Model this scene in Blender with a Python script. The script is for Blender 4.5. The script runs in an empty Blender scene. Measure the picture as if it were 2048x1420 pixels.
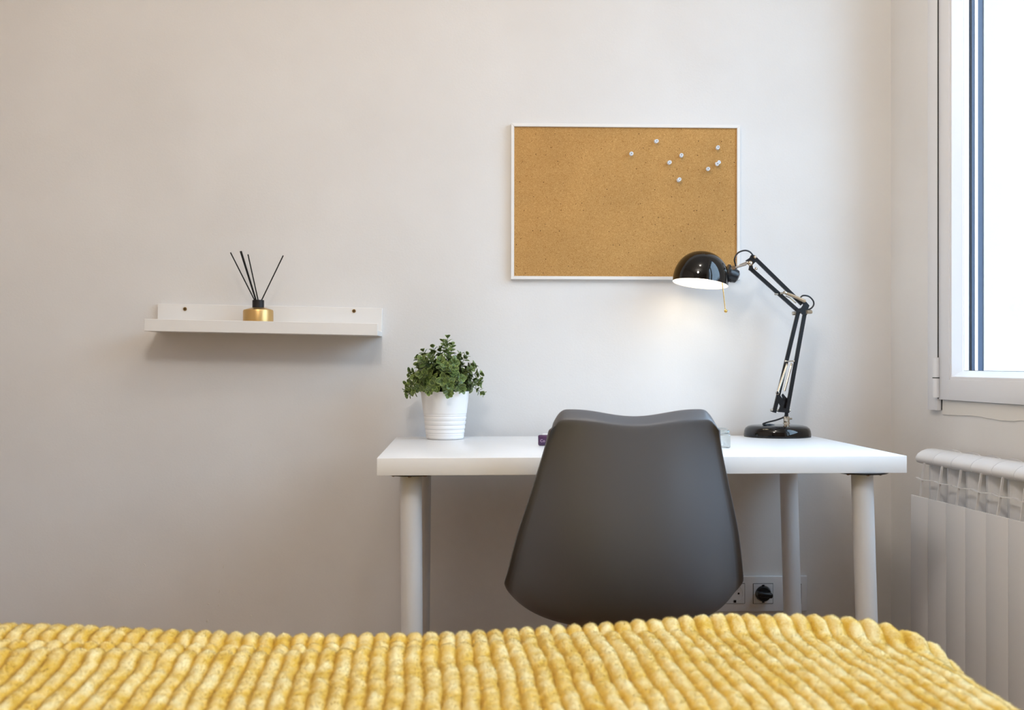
import bpy, bmesh, math, random
import numpy as np
from mathutils import Vector, Matrix, Quaternion, noise

random.seed(7)
rng = np.random.default_rng(7)
sc = bpy.context.scene
COL = sc.collection
PI = math.pi

# ------------------------------------------------------------------ camera
H, F = 0.92, 2211.0              # eye height, focal length in pixels (2048 wide)
PX, PY = 1043.0, 725.0           # principal point
YAW = math.atan(0.03)
cam = bpy.data.cameras.new('camera')
camo = bpy.data.objects.new('camera', cam)
COL.objects.link(camo)
camo.location = (0, 0, H)
camo.rotation_euler = (PI / 2, 0, -YAW)
cam.sensor_width = 36.0
cam.lens = 36.0 * F / 2048
cam.shift_x = -(PX - 1024) / 2048
cam.shift_y = (PY - 710) / 2048
cam.clip_start = 0.05
cam.dof.use_dof = True
cam.dof.focus_distance = 2.45
cam.dof.aperture_fstop = 6.3
sc.camera = camo

# ------------------------------------------------------------------ light
sc.view_settings.view_transform = 'Standard'
sc.view_settings.look = 'None'
sc.view_settings.gamma = 1
sc.view_settings.use_curve_mapping = False
sc.view_settings.exposure = 0.0

world = bpy.data.worlds.new('sky')
sc.world = world
world.use_nodes = True
bg = world.node_tree.nodes['Background']
bg.inputs[0].default_value = (0.54, 0.745, 1.0, 1)
bg.inputs[1].default_value = 8.5

# ------------------------------------------------------------------ room frame
XC, YB = 1.008, 2.74             # corner of back wall and window wall
SL = 0.0998
_n = math.hypot(1, SL)
U = Vector((SL / _n, -1 / _n, 0))      # along the window wall, towards the camera
N = Vector((1 / _n, SL / _n, 0))       # out of the room
RW = Matrix.Translation((XC, YB, 0)) @ Matrix(((U.x, N.x, 0, 0), (U.y, N.y, 0, 0), (0, 0, 1, 0), (0, 0, 0, 1)))
WIN = dict(u0=0.256, u1=1.80, z0=0.835, z1=2.25)
CEIL = 2.45
XL, YR = -1.62, -0.95

def lamp_area(name, size, power, color, mat, sy=None, portal=False):
    l = bpy.data.lights.new(name, 'AREA')
    l.energy = power; l.color = color
    if sy: l.shape = 'RECTANGLE'; l.size = size; l.size_y = sy
    else: l.shape = 'DISK'; l.size = size
    if portal: l.cycles.is_portal = True
    o = bpy.data.objects.new(name, l); COL.objects.link(o)
    o.matrix_world = mat
    return o

# window portal (emits nothing: tells the sampler where the sky comes in)
wu, wz = (WIN['u0'] + WIN['u1']) / 2, (WIN['z0'] + WIN['z1']) / 2
pm = Matrix(((-U.x, 0, N.x, 0), (-U.y, 0, N.y, 0), (0, 1, 0, 0), (0, 0, 0, 1)))
pm.translation = RW @ Vector((wu, 0.18, wz))
lamp_area('window_portal', WIN['u1'] - WIN['u0'], 1, (1, 1, 1), pm, WIN['z1'] - WIN['z0'], True)
# the room's warm ceiling light
pl_ = bpy.data.lights.new('pendant_light', 'POINT'); pl_.energy = 33.0; pl_.color = (1.0, 0.94, 0.87); pl_.shadow_soft_size = 0.14
plo = bpy.data.objects.new('pendant_light', pl_); COL.objects.link(plo); plo.location = (-0.25, 0.75, 2.15)
p2_ = bpy.data.lights.new('ceiling_spot_light', 'POINT'); p2_.energy = 8.0; p2_.color = (1.0, 0.94, 0.87); p2_.shadow_soft_size = 0.06
p2o = bpy.data.objects.new('ceiling_spot_light', p2_); COL.objects.link(p2o); p2o.location = (0.26, 1.60, 2.36)

# ------------------------------------------------------------------ pixel -> world at a real depth
def pdir(px, py):
    xc, zc = (px - PX) / F, -(py - PY) / F
    c, s = math.cos(YAW), math.sin(YAW)
    return Vector((xc * c + s, -xc * s + c, zc))
def at(px, py, Y):
    d = pdir(px, py); return Vector((0, 0, H)) + d * (Y / d.y)
def atz(px, py, z):
    d = pdir(px, py); return Vector((0, 0, H)) + d * ((z - H) / d.z)

# ------------------------------------------------------------------ materials
def lin(c):
    return tuple((v / 12.92 if v <= 0.04045 else ((v + 0.055) / 1.055) ** 2.4) for v in c)
def rgb(r, g, b): return lin((r / 255, g / 255, b / 255)) + (1,)
def mat(name, col, rough=0.5, metal=0.0, spec=0.5, coat=0.0, emis=None, estr=0, sheen=0.0, bump=None, var=None):
    m = bpy.data.materials.new(name); m.use_nodes = True
    nt = m.node_tree; p = nt.nodes['Principled BSDF']
    p.inputs['Base Color'].default_value = col
    p.inputs['Roughness'].default_value = rough
    p.inputs['Metallic'].default_value = metal
    p.inputs['Specular IOR Level'].default_value = spec
    p.inputs['Coat Weight'].default_value = coat
    p.inputs['Sheen Weight'].default_value = sheen
    if emis:
        p.inputs['Emission Color'].default_value = emis
        p.inputs['Emission Strength'].default_value = estr
    if bump or var:
        tc = nt.nodes.new('ShaderNodeTexCoord')
    if bump:
        sc_, st, dist = bump
        n = nt.nodes.new('ShaderNodeTexNoise'); n.inputs['Scale'].default_value = sc_; n.inputs['Detail'].default_value = 4
        nt.links.new(tc.outputs['Object'], n.inputs['Vector'])
        b = nt.nodes.new('ShaderNodeBump'); b.inputs['Strength'].default_value = st; b.inputs['Distance'].default_value = dist
        nt.links.new(n.outputs['Fac'], b.inputs['Height']); nt.links.new(b.outputs['Normal'], p.inputs['Normal'])
    if var:
        sc_, c2, lo, hi = var
        n = nt.nodes.new('ShaderNodeTexNoise'); n.inputs['Scale'].default_value = sc_; n.inputs['Detail'].default_value = 5
        nt.links.new(tc.outputs['Object'], n.inputs['Vector'])
        mr = nt.nodes.new('ShaderNodeMapRange'); mr.inputs[1].default_value = lo; mr.inputs[2].default_value = hi
        nt.links.new(n.outputs['Fac'], mr.inputs[0])
        mx = nt.nodes.new('ShaderNodeMix'); mx.data_type = 'RGBA'
        mx.inputs[6].default_value = col; mx.inputs[7].default_value = c2
        nt.links.new(mr.outputs[0], mx.inputs[0]); nt.links.new(mx.outputs[2], p.inputs['Base Color'])
    return m

WALL = rgb(232, 230, 228)
M = {}
M['wall'] = mat('painted_plaster', WALL, 0.75, spec=0.25, bump=(260, 0.16, 0.0012), var=(3.0, rgb(224, 221, 218), 0.35, 0.75))
M['wall_taupe'] = mat('taupe_paint', rgb(168, 146, 128), 0.8, spec=0.2, bump=(260, 0.2, 0.001))
M['wall_beige'] = mat('beige_paint', rgb(214, 202, 192), 0.8, spec=0.2, bump=(260, 0.2, 0.001))
M['wall_patch'] = mat('filler_plaster', rgb(226, 222, 216), 0.85, spec=0.2)
M['ceiling'] = mat('ceiling_paint', rgb(235, 232, 228), 0.9, spec=0.1, bump=(90, 0.1, 0.001))
M['floor'] = mat('oak_floor', rgb(150, 108, 74), 0.45, var=(6, rgb(120, 82, 55), 0.3, 0.7))
M['pvc'] = mat('white_plastic_frame', rgb(233, 233, 236), 0.35, spec=0.5)
M['laminate'] = mat('white_laminate', rgb(240, 240, 241), 0.32, spec=0.5, bump=(30, 0.03, 0.0006))
M['foil'] = mat('white_foil', rgb(238, 235, 231), 0.45)
M['powder'] = mat('white_powder_coat', rgb(226, 226, 228), 0.38, spec=0.5, bump=(300, 0.06, 0.0005))
M['enamel'] = mat('radiator_enamel', rgb(232, 232, 234), 0.25, spec=0.5)
M['gap'] = mat('gap_shade_and_seam', rgb(62, 62, 64), 0.7)  # dark tone painting the shade in the casing gap; also socket seams
M['black_plastic'] = mat('black_plastic', rgb(14, 14, 16), 0.35)
M['gloss_black'] = mat('glossy_black_enamel', rgb(6, 6, 7), 0.05, spec=0.5)
M['satin_black'] = mat('satin_black_steel', rgb(10, 10, 14), 0.3, spec=0.45)
M['nickel'] = mat('brushed_nickel', rgb(205, 196, 180), 0.22, metal=1.0)
M['chrome'] = mat('chrome', rgb(225, 228, 232), 0.1, metal=1.0)
M['brass'] = mat('brass', rgb(214, 174, 98), 0.22, metal=1.0)
M['old_brass'] = mat('tarnished_brass', rgb(150, 122, 74), 0.4, metal=1.0)
M['gold'] = mat('satin_gold_lacquer', rgb(208, 172, 112), 0.36, metal=0.85, bump=(400, 0.03, 0.0003))
M['cap_black'] = mat('black_cap', rgb(18, 14, 18), 0.5, bump=(500, 0.1, 0.0003))
M['reed'] = mat('black_reed', rgb(12, 11, 10), 0.8)
M['shade_white'] = mat('shade_white_inside', rgb(250, 248, 240), 0.6)
M['bulb'] = mat('lit_bulb', (1, 1, 1, 1), 0.4, emis=(1.0, 0.85, 0.62, 1), estr=16)
M['chair'] = mat('grey_polypropylene', rgb(92, 92, 95), 0.38, spec=0.5, bump=(600, 0.12, 0.0004))
M['beech'] = mat('beech_wood', rgb(205, 165, 118), 0.5, var=(14, rgb(186, 143, 98), 0.35, 0.65))
M['pot'] = mat('white_enamel_pot', rgb(240, 239, 238), 0.3, spec=0.5)
M['soil'] = mat('dark_moss', rgb(34, 32, 22), 0.95)
M['stem'] = mat('plant_stem', rgb(70, 84, 48), 0.6)
M['mattress'] = mat('mattress_ticking', rgb(225, 222, 215), 0.8)
M['bed_fabric'] = mat('bed_base_fabric', rgb(120, 112, 104), 0.9)
M['purple'] = mat('purple_plastic', rgb(66, 44, 82), 0.35, var=(60, rgb(84, 50, 84), 0.4, 0.6))
M['pink_print'] = mat('pale_pink_print', rgb(205, 180, 205), 0.5)
M['brick'] = mat('red_brick_facade', rgb(150, 96, 84), 0.9, var=(3, rgb(126, 78, 70), 0.3, 0.7))
M['pale_render'] = mat('pale_render', rgb(214, 210, 204), 0.9)
M['dark_glass'] = mat('dark_window_glass', rgb(40, 48, 56), 0.1, spec=0.8)
M['street'] = mat('street_asphalt', rgb(110, 108, 106), 0.9)
M['seal_blue'] = mat('blue_grey_guide_rail', rgb(42, 60, 84), 0.5)
M['exterior_reveal'] = mat('exterior_reveal_paint', rgb(205, 207, 209), 0.9, spec=0.1)

def glassy(name, tint=(1, 1, 1, 1), rough=0.0, fmax=1.0, ior=1.45):
    m = bpy.data.materials.new(name); m.use_nodes = True; nt = m.node_tree
    nt.nodes.remove(nt.nodes['Principled BSDF'])
    out = nt.nodes['Material Output']
    t = nt.nodes.new('ShaderNodeBsdfTransparent'); t.inputs[0].default_value = tint
    g = nt.nodes.new('ShaderNodeBsdfGlossy'); g.inputs['Roughness'].default_value = rough
    f0 = nt.nodes.new('ShaderNodeLayerWeight'); f0.inputs[0].default_value = 0.5
    f = nt.nodes.new('ShaderNodeMath'); f.operation = 'POWER'; f.inputs[1].default_value = 4.5
    nt.links.new(f0.outputs['Facing'], f.inputs[0])
    mm = nt.nodes.new('ShaderNodeMath'); mm.operation = 'MULTIPLY_ADD'; mm.inputs[1].default_value = fmax; mm.inputs[2].default_value = 0.04 * fmax; mm.use_clamp = True
    nt.links.new(f.outputs[0], mm.inputs[0])
    mx = nt.nodes.new('ShaderNodeMixShader')
    nt.links.new(mm.outputs[0], mx.inputs[0]); nt.links.new(t.outputs[0], mx.inputs[1]); nt.links.new(g.outputs[0], mx.inputs[2])
    nt.links.new(mx.outputs[0], out.inputs[0])
    return m
M['glass'] = glassy('window_glass', (0.97, 0.985, 0.98, 1), fmax=0.5)
M['clear_plastic'] = glassy('clear_plastic', (0.93, 0.97, 0.975, 1), 0.03, fmax=2.2)

# cork
def cork():
    m = bpy.data.materials.new('cork'); m.use_nodes = True; nt = m.node_tree; p = nt.nodes['Principled BSDF']
    p.inputs['Roughness'].default_value = 0.85; p.inputs['Specular IOR Level'].default_value = 0.15
    tc = nt.nodes.new('ShaderNodeTexCoord')
    v = nt.nodes.new('ShaderNodeTexVoronoi'); v.inputs['Scale'].default_value = 760
    nt.links.new(tc.outputs['Object'], v.inputs['Vector'])
    hsv = nt.nodes.new('ShaderNodeSeparateColor'); nt.links.new(v.outputs['Color'], hsv.inputs[0])
    cr = nt.nodes.new('ShaderNodeValToRGB')
    e = cr.color_ramp.elements
    e[0].position = 0; e[0].color = rgb(176, 126, 68); e[1].position = 1; e[1].color = rgb(226, 180, 116)
    a = e.new(0.12); a.color = rgb(199, 150, 88); b = e.new(0.8); b.color = rgb(210, 163, 100)
    nt.links.new(hsv.outputs[0], cr.inputs[0])
    n = nt.nodes.new('ShaderNodeTexNoise'); n.inputs['Scale'].default_value = 7; n.inputs['Detail'].default_value = 3
    nt.links.new(tc.outputs['Object'], n.inputs['Vector'])
    mx = nt.nodes.new('ShaderNodeMix'); mx.data_type = 'RGBA'; mx.blend_type = 'MULTIPLY'; mx.inputs[0].default_value = 0.35
    nt.links.new(cr.outputs[0], mx.inputs[6]); nt.links.new(n.outputs['Fac'], mx.inputs[7])
    # scattered dark grains
    v2 = nt.nodes.new('ShaderNodeTexVoronoi'); v2.inputs['Scale'].default_value = 58
    v2.voronoi_dimensions = '2D'
    sx = nt.nodes.new('ShaderNodeSeparateXYZ'); cx = nt.nodes.new('ShaderNodeCombineXYZ')
    nt.links.new(tc.outputs['Object'], sx.inputs[0]); nt.links.new(sx.outputs[0], cx.inputs[0]); nt.links.new(sx.outputs[2], cx.inputs[1])
    nt.links.new(cx.outputs[0], v2.inputs['Vector'])
    s2 = nt.nodes.new('ShaderNodeSeparateColor'); nt.links.new(v2.outputs['Color'], s2.inputs[0])
    r = nt.nodes.new('ShaderNodeMath'); r.operation = 'MULTIPLY'; r.inputs[1].default_value = 0.14
    nt.links.new(s2.outputs[1], r.inputs[0])
    r2 = nt.nodes.new('ShaderNodeMath'); r2.operation = 'SUBTRACT'; r2.inputs[1].default_value = 0.066
    nt.links.new(r.outputs[0], r2.inputs[0])
    lt = nt.nodes.new('ShaderNodeMath'); lt.operation = 'LESS_THAN'
    nt.links.new(v2.outputs['Distance'], lt.inputs[0]); nt.links.new(r2.outputs[0], lt.inputs[1])
    m2 = nt.nodes.new('ShaderNodeMix'); m2.data_type = 'RGBA'; m2.inputs[7].default_value = rgb(84, 50, 24)
    nt.links.new(lt.outputs[0], m2.inputs[0]); nt.links.new(mx.outputs[2], m2.inputs[6])
    nt.links.new(m2.outputs[2], p.inputs['Base Color'])
    b = nt.nodes.new('ShaderNodeBump'); b.inputs['Strength'].default_value = 0.35; b.inputs['Distance'].default_value = 0.0006
    nt.links.new(hsv.outputs[1], b.inputs['Height']); nt.links.new(b.outputs['Normal'], p.inputs['Normal'])
    return m
M['cork'] = cork()

def leafmat():
    m = bpy.data.materials.new('leaf_green'); m.use_nodes = True; nt = m.node_tree; p = nt.nodes['Principled BSDF']
    p.inputs['Roughness'].default_value = 0.42
    at_ = nt.nodes.new('ShaderNodeAttribute'); at_.attribute_name = 'edge'
    oi = nt.nodes.new('ShaderNodeObjectInfo')
    c1 = nt.nodes.new('ShaderNodeMix'); c1.data_type = 'RGBA'
    c1.inputs[6].default_value = rgb(42, 62, 42); c1.inputs[7].default_value = rgb(84, 108, 56)
    nt.links.new(oi.outputs['Random'], c1.inputs[0])
    c2 = nt.nodes.new('ShaderNodeMix'); c2.data_type = 'RGBA'; c2.inputs[7].default_value = rgb(172, 190, 104)
    nt.links.new(at_.outputs['Fac'], c2.inputs[0]); nt.links.new(c1.outputs[2], c2.inputs[6])
    nt.links.new(c2.outputs[2], p.inputs['Base Color'])
    return m
M['leaf'] = leafmat()

def fleece():
    m = bpy.data.materials.new('yellow_fleece'); m.use_nodes = True; nt = m.node_tree; p = nt.nodes['Principled BSDF']
    p.inputs['Roughness'].default_value = 0.9; p.inputs['Specular IOR Level'].default_value = 0.15
    p.inputs['Sheen Weight'].default_value = 0.5; p.inputs['Sheen Roughness'].default_value = 0.45
    p.inputs['Sheen Tint'].default_value = rgb(255, 236, 180)
    tc = nt.nodes.new('ShaderNodeTexCoord')
    n1 = nt.nodes.new('ShaderNodeTexNoise'); n1.inputs['Scale'].default_value = 38; n1.inputs['Detail'].default_value = 5
    n2 = nt.nodes.new('ShaderNodeTexNoise'); n2.inputs['Scale'].default_value = 420; n2.inputs['Detail'].default_value = 3
    for n in (n1, n2): nt.links.new(tc.outputs['Object'], n.inputs['Vector'])
    at_ = nt.nodes.new('ShaderNodeAttribute'); at_.attribute_name = 'rib'  # carries painted groove shade and ridge highlights, plus random tone
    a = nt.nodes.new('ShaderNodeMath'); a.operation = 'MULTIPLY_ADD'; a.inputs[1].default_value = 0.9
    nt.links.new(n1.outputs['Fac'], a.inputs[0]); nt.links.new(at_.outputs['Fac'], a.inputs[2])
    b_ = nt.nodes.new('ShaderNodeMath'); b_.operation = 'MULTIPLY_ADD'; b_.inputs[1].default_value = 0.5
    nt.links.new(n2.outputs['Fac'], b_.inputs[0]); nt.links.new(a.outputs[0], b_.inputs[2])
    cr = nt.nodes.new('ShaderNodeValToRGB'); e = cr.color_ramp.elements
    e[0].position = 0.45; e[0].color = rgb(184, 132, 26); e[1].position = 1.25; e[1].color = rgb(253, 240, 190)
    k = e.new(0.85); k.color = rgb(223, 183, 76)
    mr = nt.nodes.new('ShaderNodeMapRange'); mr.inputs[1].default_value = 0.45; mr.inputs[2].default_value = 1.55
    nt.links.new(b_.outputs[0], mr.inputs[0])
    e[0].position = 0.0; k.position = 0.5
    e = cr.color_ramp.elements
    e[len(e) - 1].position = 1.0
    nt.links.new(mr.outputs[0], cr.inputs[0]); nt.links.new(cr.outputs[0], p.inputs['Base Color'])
    b = nt.nodes.new('ShaderNodeBump'); b.inputs['Strength'].default_value = 0.3; b.inputs['Distance'].default_value = 0.0015
    nt.links.new(n2.outputs['Fac'], b.inputs['Height']); nt.links.new(b.outputs['Normal'], p.inputs['Normal'])
    return m
M['fleece'] = fleece()

# ------------------------------------------------------------------ mesh helpers
def newbm(): return bmesh.new()
def T(bm, verts, m):
    if m is not None: bmesh.ops.transform(bm, matrix=m, verts=verts)
def box(bm, c, s, m=None, bev=0.0, seg=2):
    r = bmesh.ops.create_cube(bm, size=1.0); vs = r['verts']
    bmesh.ops.scale(bm, vec=Vector(s), verts=vs); bmesh.ops.translate(bm, vec=Vector(c), verts=vs)
    if bev > 0:
        es = list({e for v in vs for e in v.link_edges})
        r = bmesh.ops.bevel(bm, geom=es, offset=bev, segments=seg, profile=0.5, affect='EDGES')
        vs = list({v for f in r['faces'] for v in f.verts} | {v for v in vs if v.is_valid})
    T(bm, vs, m); return vs
def box2(bm, a, b, m=None, bev=0.0, seg=2):
    a, b = Vector(a), Vector(b)
    return box(bm, (a + b) / 2, [abs(v) for v in (b - a)], m, bev, seg)
def rot_to(d): return Vector((0, 0, 1)).rotation_difference(Vector(d).normalized()).to_matrix().to_4x4()
def cyl(bm, a, b, r, r2=None, n=20, m=None, cap=True):
    a, b = Vector(a), Vector(b); d = b - a
    r_ = bmesh.ops.create_cone(bm, cap_ends=cap, segments=n, radius1=r, radius2=r if r2 is None else r2, depth=d.length)
    vs = r_['verts']
    bmesh.ops.transform(bm, matrix=Matrix.Translation((a + b) / 2) @ rot_to(d), verts=vs)
    T(bm, vs, m); return vs
def ball(bm, c, r, n=14, m=None, s=(1, 1, 1)):
    r_ = bmesh.ops.create_uvsphere(bm, u_segments=n, v_segments=max(6, n // 2), radius=r); vs = r_['verts']
    bmesh.ops.scale(bm, vec=Vector(s), verts=vs); bmesh.ops.translate(bm, vec=Vector(c), verts=vs)
    T(bm, vs, m); return vs
def bar(bm, a, b, w, d, side=(0, 1, 0), bev=0.0006, ext=0.0):
    """rectangular bar from a to b; w across, d along side"""
    a, b = Vector(a), Vector(b); z = (b - a).normalized(); y = Vector(side); y = (y - z * y.dot(z)).normalized(); x = y.cross(z)
    m = Matrix((x, y, z)).transposed().to_4x4(); m.translation = (a + b) / 2
    return box(bm, (0, 0, 0), (w, d, (b - a).length + 2 * ext), m, bev, 1)
def lathe(bm, prof, n=48, m=None):
    rings = []
    for r, z in prof:
        if r < 1e-6: rings.append([bm.verts.new((0, 0, z))])
        else: rings.append([bm.verts.new((r * math.cos(2 * PI * i / n), r * math.sin(2 * PI * i / n), z)) for i in range(n)])
    for a, b in zip(rings, rings[1:]):
        for i in range(n):
            j = (i + 1) % n
            if len(a) == 1 and len(b) == 1: continue
            if len(a) == 1: bm.faces.new((a[0], b[j], b[i]))
            elif len(b) == 1: bm.faces.new((a[i], a[j], b[0]))
            else: bm.faces.new((a[i], a[j], b[j], b[i]))
    vs = [v for r in rings for v in r]; T(bm, vs, m); return vs
def tube(bm, pts, r, n=8, cap=True):
    pts = [Vector(p) for p in pts]; rings = []; x = None
    for i, p in enumerate(pts):
        t = (pts[min(i + 1, len(pts) - 1)] - pts[max(i - 1, 0)]).normalized()
        if x is None: x = t.orthogonal().normalized()
        x = (x - t * x.dot(t)).normalized(); y = t.cross(x)
        rr = r[i] if isinstance(r, (list, tuple)) else r
        rings.append([bm.verts.new(p + (x * math.cos(2 * PI * k / n) + y * math.sin(2 * PI * k / n)) * rr) for k in range(n)])
    for a, b in zip(rings, rings[1:]):
        for k in range(n): bm.faces.new((a[k], a[(k + 1) % n], b[(k + 1) % n], b[k]))
    if cap: bm.faces.new(rings[0][::-1]); bm.faces.new(rings[-1])
def curve(ctrl, n=24):
    """Catmull-Rom through the control points"""
    P = [Vector(c) for c in ctrl]; P = [2 * P[0] - P[1]] + P + [2 * P[-1] - P[-2]]; out = []
    segs = len(P) - 3
    for s in range(segs):
        for k in range(n // segs + (1 if s == segs - 1 else 0)):
            t = k / (n // segs); a, b, c, d = P[s:s + 4]
            out.append(0.5 * ((2 * b) + (c - a) * t + (2 * a - 5 * b + 4 * c - d) * t * t + (3 * b - a - 3 * c + d) * t ** 3))
    return out
def prism(bm, poly, z0, z1, m=None):
    a = [bm.verts.new((x, y, z0)) for x, y in poly]; b = [bm.verts.new((x, y, z1)) for x, y in poly]; n = len(poly)
    bm.faces.new(a[::-1]); bm.faces.new(b)
    for i in range(n): bm.faces.new((a[i], a[(i + 1) % n], b[(i + 1) % n], b[i]))
    T(bm, a + b, m); return a + b

def smooth(me, ang=35):
    me.polygons.foreach_set('use_smooth', [True] * len(me.polygons))
    if ang < 180:
        me.set_sharp_from_angle(angle=math.radians(ang))
def worldm(o):
    m = Matrix.LocRotScale(o.location, o.rotation_euler.to_quaternion() if o.rotation_mode != 'QUATERNION' else o.rotation_quaternion, o.scale)
    return worldm(o.parent) @ m if o.parent else m
def obj(name, bm, material, parent=None, local=False, ang=35, recalc=True, mods=None):
    """one mesh object; the bmesh holds world coordinates unless local"""
    if recalc: bmesh.ops.recalc_face_normals(bm, faces=bm.faces[:])
    me = bpy.data.meshes.new(name); bm.to_mesh(me); bm.free()
    smooth(me, ang)
    o = bpy.data.objects.new(name, me); COL.objects.link(o); me.materials.append(M[material] if isinstance(material, str) else material)
    if parent is not None:
        o.parent = parent
        if not local: me.transform(worldm(parent).inverted())
    elif not local and len(me.vertices):
        co = np.empty(len(me.vertices) * 3); me.vertices.foreach_get('co', co); co = co.reshape(-1, 3)
        lo, hi = co.min(0), co.max(0); c = Vector(((lo[0] + hi[0]) / 2, (lo[1] + hi[1]) / 2, lo[2]))
        me.transform(Matrix.Translation(-c)); o.location = c
    return o
def tag(o, label=None, cat=None, group=None, kind=None):
    if label: o['label'] = label
    if cat: o['category'] = cat
    if group: o['group'] = group
    if kind: o['kind'] = kind
    return o
def thing(name, label, cat, loc, group=None, rot=None, kind=None):
    o = bpy.data.objects.new(name, None); COL.objects.link(o); o.location = loc; o.empty_display_size = 0.05
    if rot is not None: o.rotation_euler = rot
    return tag(o, label, cat, group, kind)
def dup(root):
    r = root.copy(); COL.objects.link(r)
    def kids(src, dst):
        for ch in list(src.children):
            c = ch.copy(); COL.objects.link(c); c.parent = dst; kids(ch, c)
    kids(root, r); return r
def struct(name, bm, m, **k): return tag(obj(name, bm, m, **k), kind='structure')

# ================================================================== SETTING
TH = 0.18
bm = newbm(); box2(bm, (XL - 0.2, YB, -0.1), (XC + 0.5, YB + 0.15, CEIL + 0.1)); wall_back = struct('wall_back', bm, 'wall')
bm = newbm(); box2(bm, (XL - 0.15, YR - 0.15, -0.1), (XL, YB, CEIL + 0.1)); struct('wall_left', bm, 'wall_beige')
bm = newbm(); box2(bm, (XL, YR - 0.15, -0.1), (1.9, YR, CEIL + 0.1)); struct('wall_rear', bm, 'wall_taupe')
LW = 3.85
bm = newbm()
w = WIN
box2(bm, (-0.0, 0, -0.1), (w['u0'], TH, CEIL + 0.1), RW)
box2(bm, (w['u1'], 0, -0.1), (LW, TH, CEIL + 0.1), RW)
box2(bm, (w['u0'], 0, -0.1), (w['u1'], TH, w['z0']), RW)
box2(bm, (w['u0'], 0, w['z1']), (w['u1'], TH, CEIL + 0.1), RW)
wall_right = struct('wall_right', bm, 'wall')
_a, _b = RW @ Vector((-0.1, 0.1, 0)), RW @ Vector((LW, 0.1, 0))
plan = [(XL - 0.1, YB + 0.1), (XL - 0.1, YR - 0.1), (_b.x, YR - 0.1), (_a.x, YB + 0.1)]
bm = newbm(); prism(bm, plan, -0.12, 0); struct('floor', bm, 'floor')
bm = newbm(); prism(bm, plan, CEIL, CEIL + 0.12); struct('ceiling', bm, 'ceiling')
bm = newbm(); box2(bm, (XL + 0.001, YB - 0.012, 0), (XC, YB, 0.07), bev=0.003); struct('baseboard_back', bm, 'foil')
bm = newbm(); box2(bm, (0.02, -0.012, 0), (3.6, 0.0, 0.07), RW, bev=0.003); struct('baseboard_right', bm, 'foil')

# paint chips and scuffs on the back wall (the marks the photograph shows)
for (px, py, w_, h_, a) in [(503, 890, 1.5, 7, 0), (440, 1100, 2, 4, 0.3), (447, 1134, 1.6, 9, 0.15), (439, 1182, 1.8, 10, 0.2), (461, 1160, 3, 2, 0.5),
                            (467, 1182, 2, 3, 0.2), (417, 1208, 4, 4, 0.4), (437, 1210, 2, 6, 0.3), (415, 1242, 5, 7, 0.2), (290, 1130, 1.3, 8, -0.5),
                            (304, 1134, 2, 3, 0.3), (502, 1232, 3, 3, 0.6), (1787, 1035, 4, 7, 0.4), (1686, 994, 3, 2, 0.1), (1672, 1162, 2, 3, 0.0),
                            (735, 711, 3, 1.2, 0.2), (5, 880, 1.2, 12, 0.0), (1390, 946, 2, 2, 0)]:
    c = at(px, py, YB); s = 2.74 / F
    bm = newbm(); vs = ball(bm, (0, 0, 0), 1.0, 10)
    for v in vs: v.co *= 1 + 0.35 * noise.noise(v.co * 1.7 + Vector((px, py, 0)))
    bmesh.ops.transform(bm, matrix=Matrix.Translation(c + Vector((0, 0.0002, 0))) @ Matrix.Rotation(a, 4, 'Y') @ Matrix.Diagonal((w_ * s / 2, 0.0011, h_ * s / 2, 1)), verts=bm.verts)
    obj('paint_chip', bm, 'wall_patch', wall_back)

# ---------------------------------------------------------------- window
win = thing('window_1', None, None, RW @ Vector((0.2, 0, w['z0'])), kind='structure')
win.rotation_euler = RW.to_euler()
def rwobj(name, bm, m, parent, **k):   # bmesh holds (u, n, z)
    bmesh.ops.transform(bm, matrix=RW, verts=bm.verts)
    return obj(name, bm, m, parent, **k)
u0, u1, z0, z1 = w['u0'], w['u1'], w['z0'], w['z1']
# outer casing flush with the plaster
bm = newbm(); box2(bm, (0.2095, -0.0125, 0.811), (0.2545, 0.0, z1 + 0.05), bev=0.0008); rwobj('casing', bm, 'pvc', win)
bm = newbm(); box2(bm, (u1 + 0.006, -0.0125, 0.811), (u1 + 0.05, 0.0, z1 + 0.05), bev=0.0015); rwobj('casing', bm, 'pvc', win)
bm = newbm(); box2(bm, (0.2545, -0.0125, z1 + 0.006), (u1 + 0.006, 0.0, z1 + 0.05), bev=0.0008); rwobj('casing', bm, 'pvc', win)
bm = newbm(); box2(bm, (0.2543, -0.0120, 0.838), (0.2556, 0.0, z1)); box2(bm, (0.2543, -0.0030, 0.812), (0.2549, 0.0, 0.838)); rwobj('painted_gap_shade', bm, 'gap', win)  # dark strip added so the gap beside the sash looks shaded
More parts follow.
